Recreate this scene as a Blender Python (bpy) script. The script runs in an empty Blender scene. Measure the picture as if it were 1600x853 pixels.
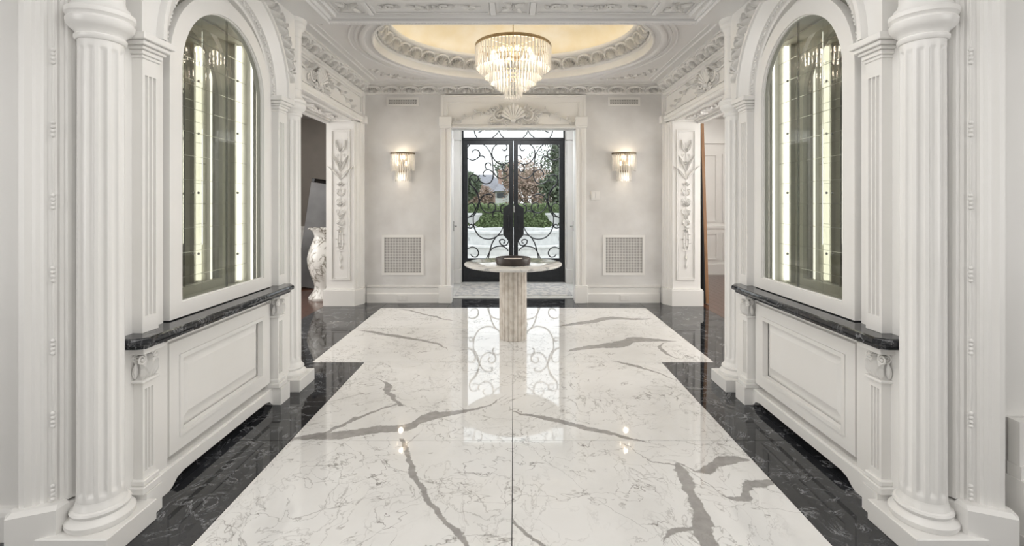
import bpy, bmesh, math, random
from math import pi, sin, cos, sqrt, radians
from mathutils import Matrix, Vector
random.seed(7)
SC = bpy.context.scene
COL = SC.collection

# ------------------------------------------------------------------ camera, world, lights, exposure
F, VX, VY, H, CX = 750.0, 803.0, 318.0, 1.355, 0.008
cd = bpy.data.cameras.new('camera'); cam = bpy.data.objects.new('camera', cd); COL.objects.link(cam)
cam.location = (CX, 0, H); cam.rotation_euler = (pi/2, 0, 0)
cd.sensor_width = 36; cd.lens = F/1600*36
cd.shift_x = -(VX-800)/1600; cd.shift_y = -(426.5-VY)/1600
cd.clip_start = 0.02; cd.clip_end = 300
SC.camera = cam
SC.view_settings.view_transform = 'Standard'; SC.view_settings.look = 'None'
SC.view_settings.gamma = 1; SC.view_settings.use_curve_mapping = False
SC.view_settings.exposure = 0.5
wd = bpy.data.worlds.new('overcast_sky'); SC.world = wd; wd.use_nodes = True
wn = wd.node_tree; bgn = wn.nodes['Background']
tc = wn.nodes.new('ShaderNodeTexCoord'); sp = wn.nodes.new('ShaderNodeSeparateXYZ')
rp = wn.nodes.new('ShaderNodeValToRGB'); nz = wn.nodes.new('ShaderNodeTexNoise'); mx = wn.nodes.new('ShaderNodeMix'); mx.data_type = 'RGBA'
rp.color_ramp.elements[0].color = (.86, .9, .93, 1); rp.color_ramp.elements[1].color = (.66, .76, .87, 1)
nz.inputs['Scale'].default_value = 2.2; nz.inputs['Detail'].default_value = 5
wn.links.new(tc.outputs['Generated'], sp.inputs[0]); wn.links.new(sp.outputs['Z'], rp.inputs[0])
wn.links.new(tc.outputs['Generated'], nz.inputs['Vector']); wn.links.new(nz.outputs['Fac'], mx.inputs['Factor'])
wn.links.new(rp.outputs[0], mx.inputs['A']); mx.inputs['B'].default_value = (.87, .9, .92, 1)
wn.links.new(mx.outputs['Result'], bgn.inputs[0]); bgn.inputs[1].default_value = 1.5

def area(loc, target, sx, sy, power, colr):
    l = bpy.data.lights.new('area_light', 'AREA'); l.shape = 'RECTANGLE'; l.size = sx; l.size_y = sy
    l.energy = power; l.color = colr
    o = bpy.data.objects.new('area_light', l); COL.objects.link(o); o.location = loc
    o.rotation_euler = (Vector(target)-Vector(loc)).to_track_quat('-Z', 'Y').to_euler()
    return o
def point(loc, power, rad, colr):
    l = bpy.data.lights.new('bulb_light', 'POINT'); l.energy = power; l.shadow_soft_size = rad; l.color = colr
    o = bpy.data.objects.new('bulb_light', l); COL.objects.link(o); o.location = loc
    return o
for s_ in (-1, 1): area((s_*4.3, -1.0, 1.7), (-s_*.4, 2.6, 1.5), 2.6, 2.2, 62, (1, .975, .945))       # added side lights in the near room, raking the reliefs
area((0, 1.2, 2.70), (0, 1.2, 0), 2.0, 2.6, 28, (1, .98, .955))        # added downlight for the passage, above the frame
area((-4.35, 5.0, 1.6), (-2, 5.0, 1.3), 2.4, 1.9, 60, (1, .97, .93))  # added lamp in the left room, lights the hall through its opening
for s_ in (-1, 1): area((s_*4.25, 7.4, 2.93), (s_*3.9, 8.0, 0), .6, 1.4, 26, (1, .96, .9))   # overhead fill added to brighten the side rooms
area((4.35, 5.0, 1.6), (2, 5.0, 1.3), 2.4, 1.9, 60, (1, .97, .93))    # matching lamp added in the right room to even out the hall
area((0, 6.98, 2.78), (0, 7.0, 0), 1.2, .3, 17, (.97, .98, 1))          # fill lamp added out of sight to whiten the vestibule jambs
area((0, 9.0, 4.5), (0, 7.4, .6), 3.0, 1.0, 150, (.95, .98, 1))           # unseen lamp added over the porch, boosts daylight into the vestibule

# ------------------------------------------------------------------ mesh builder
def I(): return Matrix.Identity(4)
class MB:
    def __init__(s, M=None): s.v = []; s.f = []; s.M = M or I(); s.sm = []
    def add(s, vs, fs, smooth=False):
        b = len(s.v); M = s.M
        s.v += [M @ Vector(p) for p in vs]; s.f += [tuple(b+i for i in f) for f in fs]; s.sm += [smooth]*len(fs)
    def box(s, x0, x1, y0, y1, z0, z1):
        s.add([(x, y, z) for x in (x0, x1) for y in (y0, y1) for z in (z0, z1)],
              [(0,1,3,2),(4,6,7,5),(0,4,5,1),(2,3,7,6),(0,2,6,4),(1,5,7,3)])
    def bbox(s, x0, x1, y0, y1, z0, z1, b=.004):      # box with chamfered edges
        xs, ys, zs = sorted((x0,x1)), sorted((y0,y1)), sorted((z0,z1)); bm = bmesh.new()
        bmesh.ops.create_cube(bm, size=1)
        for v in bm.verts:
            v.co = Vector(((xs[0]+xs[1])/2+v.co.x*(xs[1]-xs[0]), (ys[0]+ys[1])/2+v.co.y*(ys[1]-ys[0]), (zs[0]+zs[1])/2+v.co.z*(zs[1]-zs[0])))
        bmesh.ops.bevel(bm, geom=list(bm.edges), offset=b, segments=1, affect='EDGES')
        bm.verts.index_update()
        s.add([v.co[:] for v in bm.verts], [tuple(v.index for v in f.verts) for f in bm.faces]); bm.free()
    def prism(s, poly, z0, z1, smooth=False, ax='z'):             # poly in the plane, extruded along ax
        n = len(poly)
        def P(p, h): return (p[0], p[1], h) if ax == 'z' else ((h, p[0], p[1]) if ax == 'x' else (p[0], h, p[1]))
        vs = [P(p, z0) for p in poly]+[P(p, z1) for p in poly]
        s.add(vs, [tuple(range(n))[::-1], tuple(range(n, 2*n))])
        s.add(vs, [(i, (i+1) % n, n+(i+1) % n, n+i) for i in range(n)], smooth)
    def ring(s, outer, inner, h0, h1, ax='x', closed=True):  # prism with a hole
        n = len(outer)
        def P(p, h): return (p[0], p[1], h) if ax == 'z' else ((h, p[0], p[1]) if ax == 'x' else (p[0], h, p[1]))
        vs = [P(p, h0) for p in outer]+[P(p, h0) for p in inner]+[P(p, h1) for p in outer]+[P(p, h1) for p in inner]
        fs = []
        for i in range(n if closed else n-1):
            j = (i+1) % n
            fs += [(i, j, n+j, n+i), (2*n+i, 3*n+i, 3*n+j, 2*n+j), (i, 2*n+i, 2*n+j, j), (n+i, n+j, 3*n+j, 3*n+i)]
        s.add(vs, fs)
    def lathe(s, prof, c=(0,0), n=32, a0=0, a1=2*pi, fl=None, sc=(1,1), smooth=True):   # prof [(r,z)], fl(r,z,ang)->r
        full = abs(a1-a0-2*pi) < 1e-6; m = n if full else n+1; vs = []
        for r, z in prof:
            for k in range(m):
                a = a0+(a1-a0)*k/n; rr = fl(r, z, a) if fl else r
                vs.append((c[0]+rr*cos(a)*sc[0], c[1]+rr*sin(a)*sc[1], z))
        fs = []
        for i in range(len(prof)-1):
            for k in range(n):
                k2 = (k+1) % m; fs.append((i*m+k, i*m+k2, (i+1)*m+k2, (i+1)*m+k))
        s.add(vs, fs, smooth)
    def sweep(s, prof, path, up=(0,0,1), closed=False, smooth=False):
        # prof [(o,h)]: o offset to the left normal of the path, h along up ; mitred path (points coplanar normal to up)
        up = Vector(up); P = [Vector(p) for p in path]; n = len(P); vs = []
        for i in range(n):
            d0 = (P[i]-P[i-1]) if (i > 0 or closed) else None
            d1 = (P[(i+1) % n]-P[i]) if (i < n-1 or closed) else None
            if d0 is None: d0 = d1
            if d1 is None: d1 = d0
            d0 = d0.normalized(); d1 = d1.normalized()
            n0 = up.cross(d0); n1 = up.cross(d1); b = (n0+n1); b = b/ max(b.length, 1e-6); k = 1/max(b.dot(n0), .3)
            for o, h in prof: vs.append(tuple(P[i]+b*(o*k)+up*h))
        m = len(prof); fs = []
        for i in range(n if closed else n-1):
            j = (i+1) % n
            for k in range(m):
                k2 = (k+1) % m; fs.append((i*m+k, j*m+k, j*m+k2, i*m+k2))
        s.add(vs, fs, smooth)
        if not closed: s.add(vs[:m]+vs[-m:], [tuple(range(m)), tuple(range(m, 2*m))[::-1]])
    def tube(s, pts, r, n=6, closed=False, flat=1.0, up=(0,0,1)):
        P = [Vector(p) for p in pts]; N = len(P); up = Vector(up); vs = []; fs = []
        rr = r if hasattr(r, '__len__') else [r]*N
        for i in range(N):
            a = P[i-1] if (i > 0 or closed) else P[i]; b = P[(i+1) % N] if (i < N-1 or closed) else P[i]
            t = (b-a); t = t.normalized() if t.length > 1e-9 else Vector((1,0,0))
            sd = up.cross(t)
            if sd.length < 1e-4: sd = Vector((1,0,0)).cross(t)
            if sd.length < 1e-4: sd = Vector((0,1,0)).cross(t)
            sd.normalize(); w = t.cross(sd)
            for k in range(n):
                q = 2*pi*k/n; vs.append(tuple(P[i]+sd*cos(q)*rr[i]+w*sin(q)*rr[i]*flat))
        for i in range(N if closed else N-1):
            j = (i+1) % N
            for k in range(n): fs.append((i*n+k, i*n+(k+1) % n, j*n+(k+1) % n, j*n+k))
        if not closed: fs += [tuple(range(n))[::-1], tuple(range((N-1)*n, N*n))]
        s.add(vs, fs, True)
    def ball(s, c, r, n=8, m=5, sc=(1,1,1)):
        vs = [(c[0], c[1], c[2]+r*sc[2])]
        for i in range(1, m):
            a = pi*i/m
            for k in range(n):
                b = 2*pi*k/n; vs.append((c[0]+r*sin(a)*cos(b)*sc[0], c[1]+r*sin(a)*sin(b)*sc[1], c[2]+r*cos(a)*sc[2]))
        vs.append((c[0], c[1], c[2]-r*sc[2])); L = len(vs)-1; fs = []
        for k in range(n): fs += [(0, 1+k, 1+(k+1) % n), (L, L-n+(k+1) % n, L-n+k)]
        for i in range(m-2):
            for k in range(n):
                a = 1+i*n; fs.append((a+k, a+n+k, a+n+(k+1) % n, a+(k+1) % n))
        s.add(vs, fs, True)
    def build(s, name, m, parent=None, kind=None, recalc=True):
        me = bpy.data.meshes.new(name); off = parent['_o'] if parent and '_o' in parent else (0,0,0)
        off = Vector(off)
        me.from_pydata([tuple(p-off) for p in s.v], [], s.f)
        me.polygons.foreach_set('use_smooth', s.sm)
        if recalc:
            bm = bmesh.new(); bm.from_mesh(me); bmesh.ops.remove_doubles(bm, verts=bm.verts, dist=1e-6)
            bmesh.ops.recalc_face_normals(bm, faces=bm.faces)
            for e in bm.edges:
                if len(e.link_faces) == 2 and e.calc_face_angle(0) > .7: e.smooth = False
            bm.to_mesh(me); bm.free()
        me.materials.append(m); o = bpy.data.objects.new(name, me); COL.objects.link(o)
        if parent: o.parent = parent; o['_o'] = tuple(off)
        if kind: o['kind'] = kind
        return o
def root(name, loc, label=None, cat=None, group=None, kind=None):
    o = bpy.data.objects.new(name, None); o.empty_display_size = .1; COL.objects.link(o); o.location = loc; o['_o'] = tuple(loc)
    return tag(o, label, cat, group, kind)
def tag(o, label=None, cat=None, group=None, kind=None):
    if label: o['label'] = label
    if cat: o['category'] = cat
    if group: o['group'] = group
    if kind: o['kind'] = kind
    return o
def inst(name, me, M, parent):
    o = bpy.data.objects.new(name, me); COL.objects.link(o); o.parent = parent
    off = Vector(parent['_o']) if '_o' in parent else Vector((0,0,0))
    o.matrix_basis = Matrix.Translation(-off) @ M
    o['_o'] = tuple(off)
    return o
def mesh_only(mb, name, m):
    o = mb.build(name, m); me = o.data; bpy.data.objects.remove(o); return me
def FR(o, u, v, w): # local frame
    M = Matrix([[u[0],v[0],w[0],o[0]],[u[1],v[1],w[1],o[1]],[u[2],v[2],w[2],o[2]],[0,0,0,1]]); return M
def catmull(p, k=5, closed=False):
    out = []; n = len(p)
    for i in range(n-1):
        a, b, c, d = p[max(i-1,0)], p[i], p[i+1], p[min(i+2,n-1)]
        for j in range(k):
            t = j/k; out.append(tuple(.5*((2*b[q])+(-a[q]+c[q])*t+(2*a[q]-5*b[q]+4*c[q]-d[q])*t*t+(-a[q]+3*b[q]-3*c[q]+d[q])*t**3) for q in range(len(b))))
    out.append(tuple(p[-1])); return out

# ------------------------------------------------------------------ materials
def mat(name, col=(.8,.8,.8), rough=.5, metal=0, spec=.5, **k):
    m = bpy.data.materials.new(name); m.use_nodes = True; b = m.node_tree.nodes['Principled BSDF']
    b.inputs['Base Color'].default_value = (*col, 1); b.inputs['Roughness'].default_value = rough
    b.inputs['Metallic'].default_value = metal; b.inputs['Specular IOR Level'].default_value = spec
    for a, v in k.items():
        key = a.replace('_', ' ')
        b.inputs[key].default_value = v
    return m
def N(m, t, **k):
    n = m.node_tree.nodes.new('ShaderNode'+t)
    for a, v in k.items():
        if hasattr(n, a): setattr(n, a, v)
    return n
def L(m, a, b): m.node_tree.links.new(a, b)
def B(m): return m.node_tree.nodes['Principled BSDF']
def math_(m, op, a, b=None, clamp=False):
    n = N(m, 'Math'); n.operation = op; n.use_clamp = clamp
    for i, x in enumerate((a, b)):
        if x is None: continue
        if isinstance(x, (int, float)): n.inputs[i].default_value = x
        else: L(m, x, n.inputs[i])
    return n.outputs[0]
def noise(m, vec, scale, detail=4, rough=.5, dist=0):
    n = N(m, 'TexNoise'); n.inputs['Scale'].default_value = scale; n.inputs['Detail'].default_value = detail
    n.inputs['Roughness'].default_value = rough; n.inputs['Distortion'].default_value = dist
    if vec is not None: L(m, vec, n.inputs['Vector'])
    return n
def ramp(m, fac, stops):
    n = N(m, 'ValToRGB'); e = n.color_ramp.elements
    while len(e) < len(stops): e.new(.5)
    for i, (p, c) in enumerate(stops): e[i].position = p; e[i].color = (*c, 1) if len(c) == 3 else c
    L(m, fac, n.inputs[0]); return n.outputs[0]
def pos(m): return N(m, 'NewGeometry').outputs['Position']
def mixc(m, fac, a, b):
    n = N(m, 'Mix', data_type='RGBA')
    for key, x in (('Factor', fac), ('A', a), ('B', b)):
        i = [q for q in n.inputs if q.name == key and (q.type == ('VALUE' if key == 'Factor' else 'RGBA'))][0]
        if hasattr(x, 'is_output'): L(m, x, i)
        elif key == 'Factor': i.default_value = x
        else: i.default_value = (*x, 1)
    return [q for q in n.outputs if q.type == 'RGBA'][0]
def bump(m, h, strength=.2, dist=.002):
    n = N(m, 'Bump'); n.inputs['Strength'].default_value = strength; n.inputs['Distance'].default_value = dist
    L(m, h, n.inputs['Height']); L(m, n.outputs[0], B(m).inputs['Normal'])
def mottled(name, a, b, scale, rough, bs=.0, metal=0, bd=.002, spec=.5, lo=.3, hi=.7):
    m = mat(name, a, rough, metal, spec); n = noise(m, pos(m), scale, 5)
    L(m, ramp(m, n.outputs['Fac'], [(lo, a), (hi, b)]), B(m).inputs['Base Color'])
    if bs: bump(m, n.outputs['Fac'], bs, bd)
    return m
PAINT = mottled('white_painted_wood', (.80,.79,.765), (.83,.82,.80), 3, .32)
PLASTER = mottled('carved_plaster', (.78,.77,.745), (.82,.81,.79), 5, .55)
CEIL = mottled('ceiling_paint', (.78,.775,.765), (.81,.805,.8), 2, .5)
WALL = mottled('venetian_plaster', (.65,.64,.625), (.76,.755,.745), 2.6, .38, .12, bd=.004, lo=.35, hi=.68)
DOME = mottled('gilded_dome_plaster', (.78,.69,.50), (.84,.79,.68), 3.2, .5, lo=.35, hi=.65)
BRASS = mottled('aged_brass', (.33,.24,.13), (.45,.34,.2), 30, .35, metal=1)
BRONZE = mottled('dark_bronze', (.14,.11,.075), (.2,.16,.11), 30, .4, metal=.9)
IRON = mottled('black_wrought_iron', (.012,.014,.017), (.022,.024,.028), 20, .42, .15)
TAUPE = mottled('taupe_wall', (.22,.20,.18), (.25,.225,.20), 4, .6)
GRILLE = mottled('grey_grille', (.34,.33,.315), (.4,.39,.37), 10, .45)
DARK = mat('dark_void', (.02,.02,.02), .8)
CHROME = mat('chrome', (.7,.7,.7), .15, 1)
PLASTIC = mat('white_plastic', (.8,.79,.77), .35)
# crystal
CRYS = mat('crystal_glass', (1,.985,.96), .16, 0, .6, Transmission_Weight=.38, IOR=1.4)
m = CRYS; n_ = noise(m, pos(m), 60, 2); L(m, ramp(m, n_.outputs['Fac'], [(.3,(1,.98,.94)),(.7,(.93,.91,.87))]), B(m).inputs['Base Color'])
BULB = mat('bulb', (1,.9,.75), .5, Emission_Strength=4.0); B(BULB).inputs['Emission Color'].default_value = (1,.82,.58,1)
LED = mat('led_strip', (1,1,1), .5, Emission_Strength=1.1); B(LED).inputs['Emission Color'].default_value = (1,.97,.86,1)
MIRROR = mat('antique_mirror', (.84,.845,.78), .015, 1)
m = MIRROR; n_ = noise(m, pos(m), 7, 4); L(m, ramp(m, n_.outputs['Fac'], [(.35,(.84,.845,.78)),(.7,(.90,.90,.85))]), B(m).inputs['Base Color'])
def thin_glass(name, tint):
    m = bpy.data.materials.new(name); m.use_nodes = True; nt = m.node_tree
    nt.nodes.remove(nt.nodes['Principled BSDF']); out = nt.nodes['Material Output']
    g = N(m, 'BsdfGlossy'); g.inputs['Roughness'].default_value = .005; t = N(m, 'BsdfTransparent'); t.inputs[0].default_value = (*tint, 1)
    fr = N(m, 'Fresnel'); fr.inputs[0].default_value = 1.5; mx = N(m, 'MixShader')
    L(m, fr.outputs[0], mx.inputs[0]); L(m, t.outputs[0], mx.inputs[1]); L(m, g.outputs[0], mx.inputs[2]); L(m, mx.outputs[0], out.inputs[0])
    return m
GLASS = thin_glass('clear_glass', (.97,.98,.97)); CABGLASS = thin_glass('cabinet_glass', (.95,.965,.93))

def px2w(px, py): # floor point from photograph pixel
    Y = H*F/(py-VY); return ((px-VX)*Y/F+CX, Y)
# --- white marble with the photograph's veins
def marble_floor():
    m = mat('white_veined_marble', (.8,.8,.78), .03, 0, .95); P = pos(m)
    d1 = noise(m, P, 3.2, 5, .6); d2 = noise(m, P, 14, 4, .6)
    sub = N(m, 'VectorMath'); sub.operation = 'SUBTRACT'; L(m, d1.outputs['Color'], sub.inputs[0]); sub.inputs[1].default_value = (.5,.5,.5)
    sc = N(m, 'VectorMath'); sc.operation = 'SCALE'; L(m, sub.outputs[0], sc.inputs[0]); sc.inputs['Scale'].default_value = .10
    sub2 = N(m, 'VectorMath'); sub2.operation = 'SUBTRACT'; L(m, d2.outputs['Color'], sub2.inputs[0]); sub2.inputs[1].default_value = (.5,.5,.5)
    sc2 = N(m, 'VectorMath'); sc2.operation = 'SCALE'; L(m, sub2.outputs[0], sc2.inputs[0]); sc2.inputs['Scale'].default_value = .055
    a1 = N(m, 'VectorMath'); L(m, P, a1.inputs[0]); L(m, sc.outputs[0], a1.inputs[1])
    a2 = N(m, 'VectorMath'); L(m, a1.outputs[0], a2.inputs[0]); L(m, sc2.outputs[0], a2.inputs[1])
    sx = N(m, 'SeparateXYZ'); L(m, a2.outputs[0], sx.inputs[0])
    acc = None
    V = [('y', [(631,687,.035),(633,704,.04),(646,735,.04),(658,769,.04),(682,803,.04),(711,827,.04),(738,858,.04)]),
         ('x', [(440,690,.01),(469,684,.05),(537,679,.11),(585,671,.10),(633,669,.10),(672,652,.14),(696,648,.09),(750,636,.04),(798,614,.0)]),
         ('x', [(470,690,.0),(490,683,.02),(522,668,.07),(556,653,.06),(600,638,.035),(621,631,.03)]),
         ('y', [(626,634,.03),(614,620,.04),(607,612,.06),(609,600,.05),(595,594,.02),(556,584,.0)]),
         ('x', [(556,515,.0),(600,522,.08),(648,529.5,.07),(682,537,.06),(703,548,.0)]),
         ('x', [(620,483,.0),(645,486,.06),(672,493,.06),(722,504,.0)]),
         ('x', [(802,643,.02),(872,658,.06),(945,675,.05),(995,687,.03),(1015,692,.0)]),
         ('x', [(950,563,.0),(975,568,.05),(1008,575,.06),(1056,595,.03)]),
         ('x', [(880,549,.0),(897,546,.06),(935,542,.13),(969,537,.2),(1003,530,.16),(1042,532,.06),(1060,533,0)]),
         ('y', [(1061,561,.02),(1045,555,.03),(1032,544,.05),(1036,537,.03),(1046,533,.0)]),
         ('x', [(860,510,.0),(887,507,.07),(926,502,.14),(959,497,.14),(998,499,.08),(1020,497,0)]),
         ('y', [(1058,726,.04),(1064,735,.06),(1078,759,.06),(1090,788,.065),(1095,812,.09),(1110,853,.1),(1112,862,.1)]),
         ('x', [(1040,722,.0),(1066,727,.02),(1090,737,.02),(1105,735,.06),(1129,721,.09),(1158,716,.05),(1170,716,.0)]),
         ('x', [(1070,732,.01),(1114,759,.02),(1140,778,.04),(1157,778,.05),(1176,756,.08),(1210,754,.04),(1230,760,0)]),
         ('x', [(960,688,.0),(984,697,.015),(1018,720,.015),(1060,730,.02)]),
         ('x', [(803,814,.03),(819,830,.035),(850,856,.03),(860,860,0)]),
         ('x', [(1030,853,.0),(1042,836,.03),(1062,826,.04),(1085,822,.03),(1092,823,0)]),
         ('x', [(803,690,0),(830,700,.008),(880,740,.008),(945,790,.008),(1000,820,.008),(1040,850,0)])]
    for ax, pts in V:
        W = [(*px2w(a, b), w) for a, b, w in pts]
        W = [((p[1], p[0], p[2]) if ax == 'y' else p) for p in W]; W.sort()
        t0, t1 = W[0][0], W[-1][0]; c0 = min(p[1] for p in W)-.05; c1 = max(p[1] for p in W)+.05
        mr = N(m, 'MapRange'); L(m, sx.outputs['X' if ax == 'x' else 'Y'], mr.inputs[0]); mr.inputs[1].default_value = t0; mr.inputs[2].default_value = t1
        fc = N(m, 'FloatCurve'); fw = N(m, 'FloatCurve'); L(m, mr.outputs[0], fc.inputs['Value']); L(m, mr.outputs[0], fw.inputs['Value'])
        traw = math_(m, 'DIVIDE', math_(m, 'SUBTRACT', sx.outputs['X' if ax == 'x' else 'Y'], t0), t1-t0)
        msk = math_(m, 'MULTIPLY', math_(m, 'GREATER_THAN', traw, 0.0), math_(m, 'LESS_THAN', traw, 1.0))
        for node, vals in ((fc, [(p[1]-c0)/(c1-c0) for p in W]), (fw, [p[2]*4 for p in W])):
            cv = node.mapping.curves[0]
            n = len(W)
            for i, p in enumerate(W):
                x = (p[0]-t0)/(t1-t0)
                if i == 0: cv.points[0].location = (0, vals[0])
                elif i == n-1: cv.points[-1].location = (1, vals[-1])
                else: cv.points.new(x, vals[i])
            for p_ in cv.points: p_.handle_type = 'AUTO_CLAMPED'
            node.mapping.update()
        cen = math_(m, 'MULTIPLY_ADD', fc.outputs[0], c1-c0); cen.node.inputs[2].default_value = c0
        dd = math_(m, 'ABSOLUTE', math_(m, 'SUBTRACT', sx.outputs['Y' if ax == 'x' else 'X'], cen))
        wv = math_(m, 'MULTIPLY', fw.outputs[0], .125)
        e = math_(m, 'MULTIPLY', math_(m, 'SUBTRACT', wv, dd), 160.0, True); e = math_(m, 'MULTIPLY', e, msk)
        acc = e if acc is None else math_(m, 'MAXIMUM', acc, e)
    # fine hairline veins
    def hair(scale, dist, width, seedoff, st=(1,1,1)):
        mp = N(m, 'Mapping'); L(m, a1.outputs[0], mp.inputs[0]); mp.inputs['Location'].default_value = seedoff; mp.inputs['Scale'].default_value = st
        n = noise(m, mp.outputs[0], scale, 5, .55, dist)
        d = math_(m, 'ABSOLUTE', math_(m, 'SUBTRACT', n.outputs['Fac'], .5))
        return math_(m, 'SUBTRACT', 1.0, math_(m, 'MULTIPLY', d, 1/width), True)
    mask = noise(m, P, 1.7, 3); mk = ramp(m, mask.outputs['Fac'], [(.42,(0,0,0)),(.62,(1,1,1))])
    mask2 = noise(m, P, 5.5, 3); mk2 = ramp(m, mask2.outputs['Fac'], [(.45,(0,0,0)),(.6,(1,1,1))])
    h1 = math_(m, 'MULTIPLY', hair(2.2, .6, .006, (3,1,0)), mk2)
    h2 = math_(m, 'MULTIPLY', hair(5.5, .8, .014, (9,4,2), (1,.6,1)), mk)
    h3 = math_(m, 'MULTIPLY', hair(1.3, 1.0, .004, (1,8,5), (.8,1.3,1)), .8)
    h4 = math_(m, 'MULTIPLY', hair(3.6, .5, .007, (5,7,1), (1.2,.7,1)), mk)
    cl = noise(m, P, 1.4, 6, .65)
    base = ramp(m, cl.outputs['Fac'], [(.3,(.74,.735,.715)),(.55,(.83,.825,.81)),(.8,(.80,.79,.77))])
    hh = math_(m, 'ADD', math_(m, 'MULTIPLY', h1, .9), math_(m, 'ADD', math_(m, 'MULTIPLY', h2, .6), math_(m, 'ADD', math_(m, 'MULTIPLY', h3, .8), math_(m, 'MULTIPLY', h4, .7))), True)
    c1_ = mixc(m, hh, base, (.27,.255,.24))
    vt = noise(m, P, 22, 4); vcol = ramp(m, vt.outputs['Fac'], [(.3,(.25,.24,.23)),(.7,(.36,.345,.33))])
    L(m, mixc(m, math_(m, 'MULTIPLY', acc, .92), c1_, vcol), B(m).inputs['Base Color'])
    return m
MARBLE = marble_floor()
def black_marble(name, rough=.04):
    m = mat(name, (.02,.02,.022), rough, 0, .5); P = pos(m)
    n = noise(m, P, 4.5, 6, .7, 1.4); d = math_(m, 'ABSOLUTE', math_(m, 'SUBTRACT', n.outputs['Fac'], .5))
    v = math_(m, 'SUBTRACT', 1.0, math_(m, 'MULTIPLY', d, 55), True)
    k = noise(m, P, 9, 5); mk = ramp(m, k.outputs['Fac'], [(.42,(0,0,0)),(.60,(1,1,1))])
    s = noise(m, P, 26, 6, .8); sp_ = ramp(m, s.outputs['Fac'], [(.56,(0,0,0)),(.78,(1,1,1))])
    base = ramp(m, noise(m, P, 2.5, 5).outputs['Fac'], [(.3,(.010,.011,.013)),(.75,(.035,.037,.042))])
    f = math_(m, 'ADD', math_(m, 'MULTIPLY', v, mk), math_(m, 'MULTIPLY', sp_, .35), True)
    L(m, mixc(m, math_(m, 'MULTIPLY', f, .65), base, (.45,.46,.48)), B(m).inputs['Base Color']); return m
BLACK = black_marble('black_veined_marble')
TRAV = mottled('travertine', (.60,.54,.47), (.76,.71,.64), 16, .4, .3, lo=.35, hi=.6)
def light_marble(name, vein, scale, k=30, rough=.12):
    m = mat(name, (.8,.8,.78), rough); P = pos(m); n = noise(m, P, scale, 5, .6, 1.5)
    d = math_(m, 'ABSOLUTE', math_(m, 'SUBTRACT', n.outputs['Fac'], .5)); v = math_(m, 'SUBTRACT', 1.0, math_(m, 'MULTIPLY', d, k), True)
    mk = ramp(m, noise(m, P, scale*1.4, 3).outputs['Fac'], [(.42,(0,0,0)),(.58,(1,1,1))])
    L(m, mixc(m, math_(m, 'MULTIPLY', v, mk), (.78,.77,.74), vein), B(m).inputs['Base Color']); return m
TTOP = light_marble('table_marble', (.35,.36,.37), 4, 22, .06); VASEM = light_marble('vase_marble', (.12,.10,.06), 5, 16, .15)
def wood(name, a, b, st=(1,12,1), rough=.3):
    m = mat(name, a, rough); mp = N(m, 'Mapping'); L(m, pos(m), mp.inputs[0]); mp.inputs['Scale'].default_value = st
    L(m, ramp(m, noise(m, mp.outputs[0], 5, 5, .6).outputs['Fac'], [(.3,a),(.7,b)]), B(m).inputs['Base Color']); return m
WOODF = wood('dark_wood_floor', (.06,.025,.015), (.12,.05,.03), (10,1,1), .18)
WOODP = wood('brown_wood', (.20,.10,.045), (.32,.18,.09), (8,8,1), .4)
SATIN = mottled('dark_grey_satin', (.07,.07,.072), (.13,.13,.135), 3, .35)
BOWL = mottled('dark_stone', (.035,.025,.02), (.06,.045,.038), 18, .45)
PAPER = mat('paper', (.7,.62,.58), .6)
RUGM = mottled('grey_rug', (.42,.42,.43), (.66,.64,.61), 16, .9, .4, lo=.42, hi=.58)
STONE = mottled('pale_stone', (.55,.55,.54), (.68,.68,.66), 6, .6)
PAVE = mottled('pale_paving', (.50,.49,.46), (.62,.61,.57), 3, .8)
GRASS = mottled('lawn', (.07,.10,.03), (.13,.17,.06), 4, .9)
LEAF = mottled('hedge_leaves', (.09,.14,.05), (.28,.36,.17), 8, .7)
TREE = mottled('tree_leaves', (.06,.085,.05), (.15,.19,.11), 2, .7)
TWIG = mottled('bare_reddish_twigs', (.32,.22,.17), (.46,.36,.29), 2, .8)
BARK = mottled('bark', (.08,.06,.045), (.14,.11,.09), 5, .8)
BRICK = mottled('reddish_brick', (.40,.25,.20), (.5,.34,.28), 3, .8)
ROOF = mottled('grey_roof_shingle', (.22,.22,.24), (.32,.32,.35), 5, .7)
WINDK = mat('window_dark', (.05,.06,.07), .1)

# ------------------------------------------------------------------ relief ornament kit (u,v in plane, w towards the viewer)
def leaf(mb, u, v, ang, ln, wd, h=.012, lobes=3, curl=0.0, n=8):
    h *= 1.7
    vs = []; ca, sa = cos(ang), sin(ang)
    for i in range(n+1):
        t = i/n; w = wd*.5*(sin(pi*min(1, t*1.02)**.75))*(1-.38*abs(sin(lobes*pi*t)))+.0006
        lift = h*(.4+.9*sin(pi*t*.85)); bend = curl*ln*t*t
        for q, hh in ((-1,0),(-.5,lift),(0,lift*.62),(.5,lift),(1,0)):
            a, b = t*ln, q*w+bend
            vs.append((u+a*ca-b*sa, v+a*sa+b*ca, hh+.0005))
    fs = [(i*5+k, i*5+k+1, i*5+k+6, i*5+k+5) for i in range(n) for k in range(4)]
    mb.add(vs, fs, True)
def scroll(mb, u, v, r, turns=1.5, a0=0, sgn=1, th=.006, n=26, flat=1.0, boss=True):
    pts = []; rr = []
    for i in range(n+1):
        t = i/n; a = a0+sgn*turns*2*pi*t; q = r*(1-.82*t)
        pts.append((u+q*cos(a), v+q*sin(a), th*.4+th*.5*t)); rr.append(th*(1-.45*t))
    mb.tube(pts, rr, 5, flat=flat)
    if boss: mb.ball((u, v, th*.6), r*.24, 6, 4)
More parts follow.
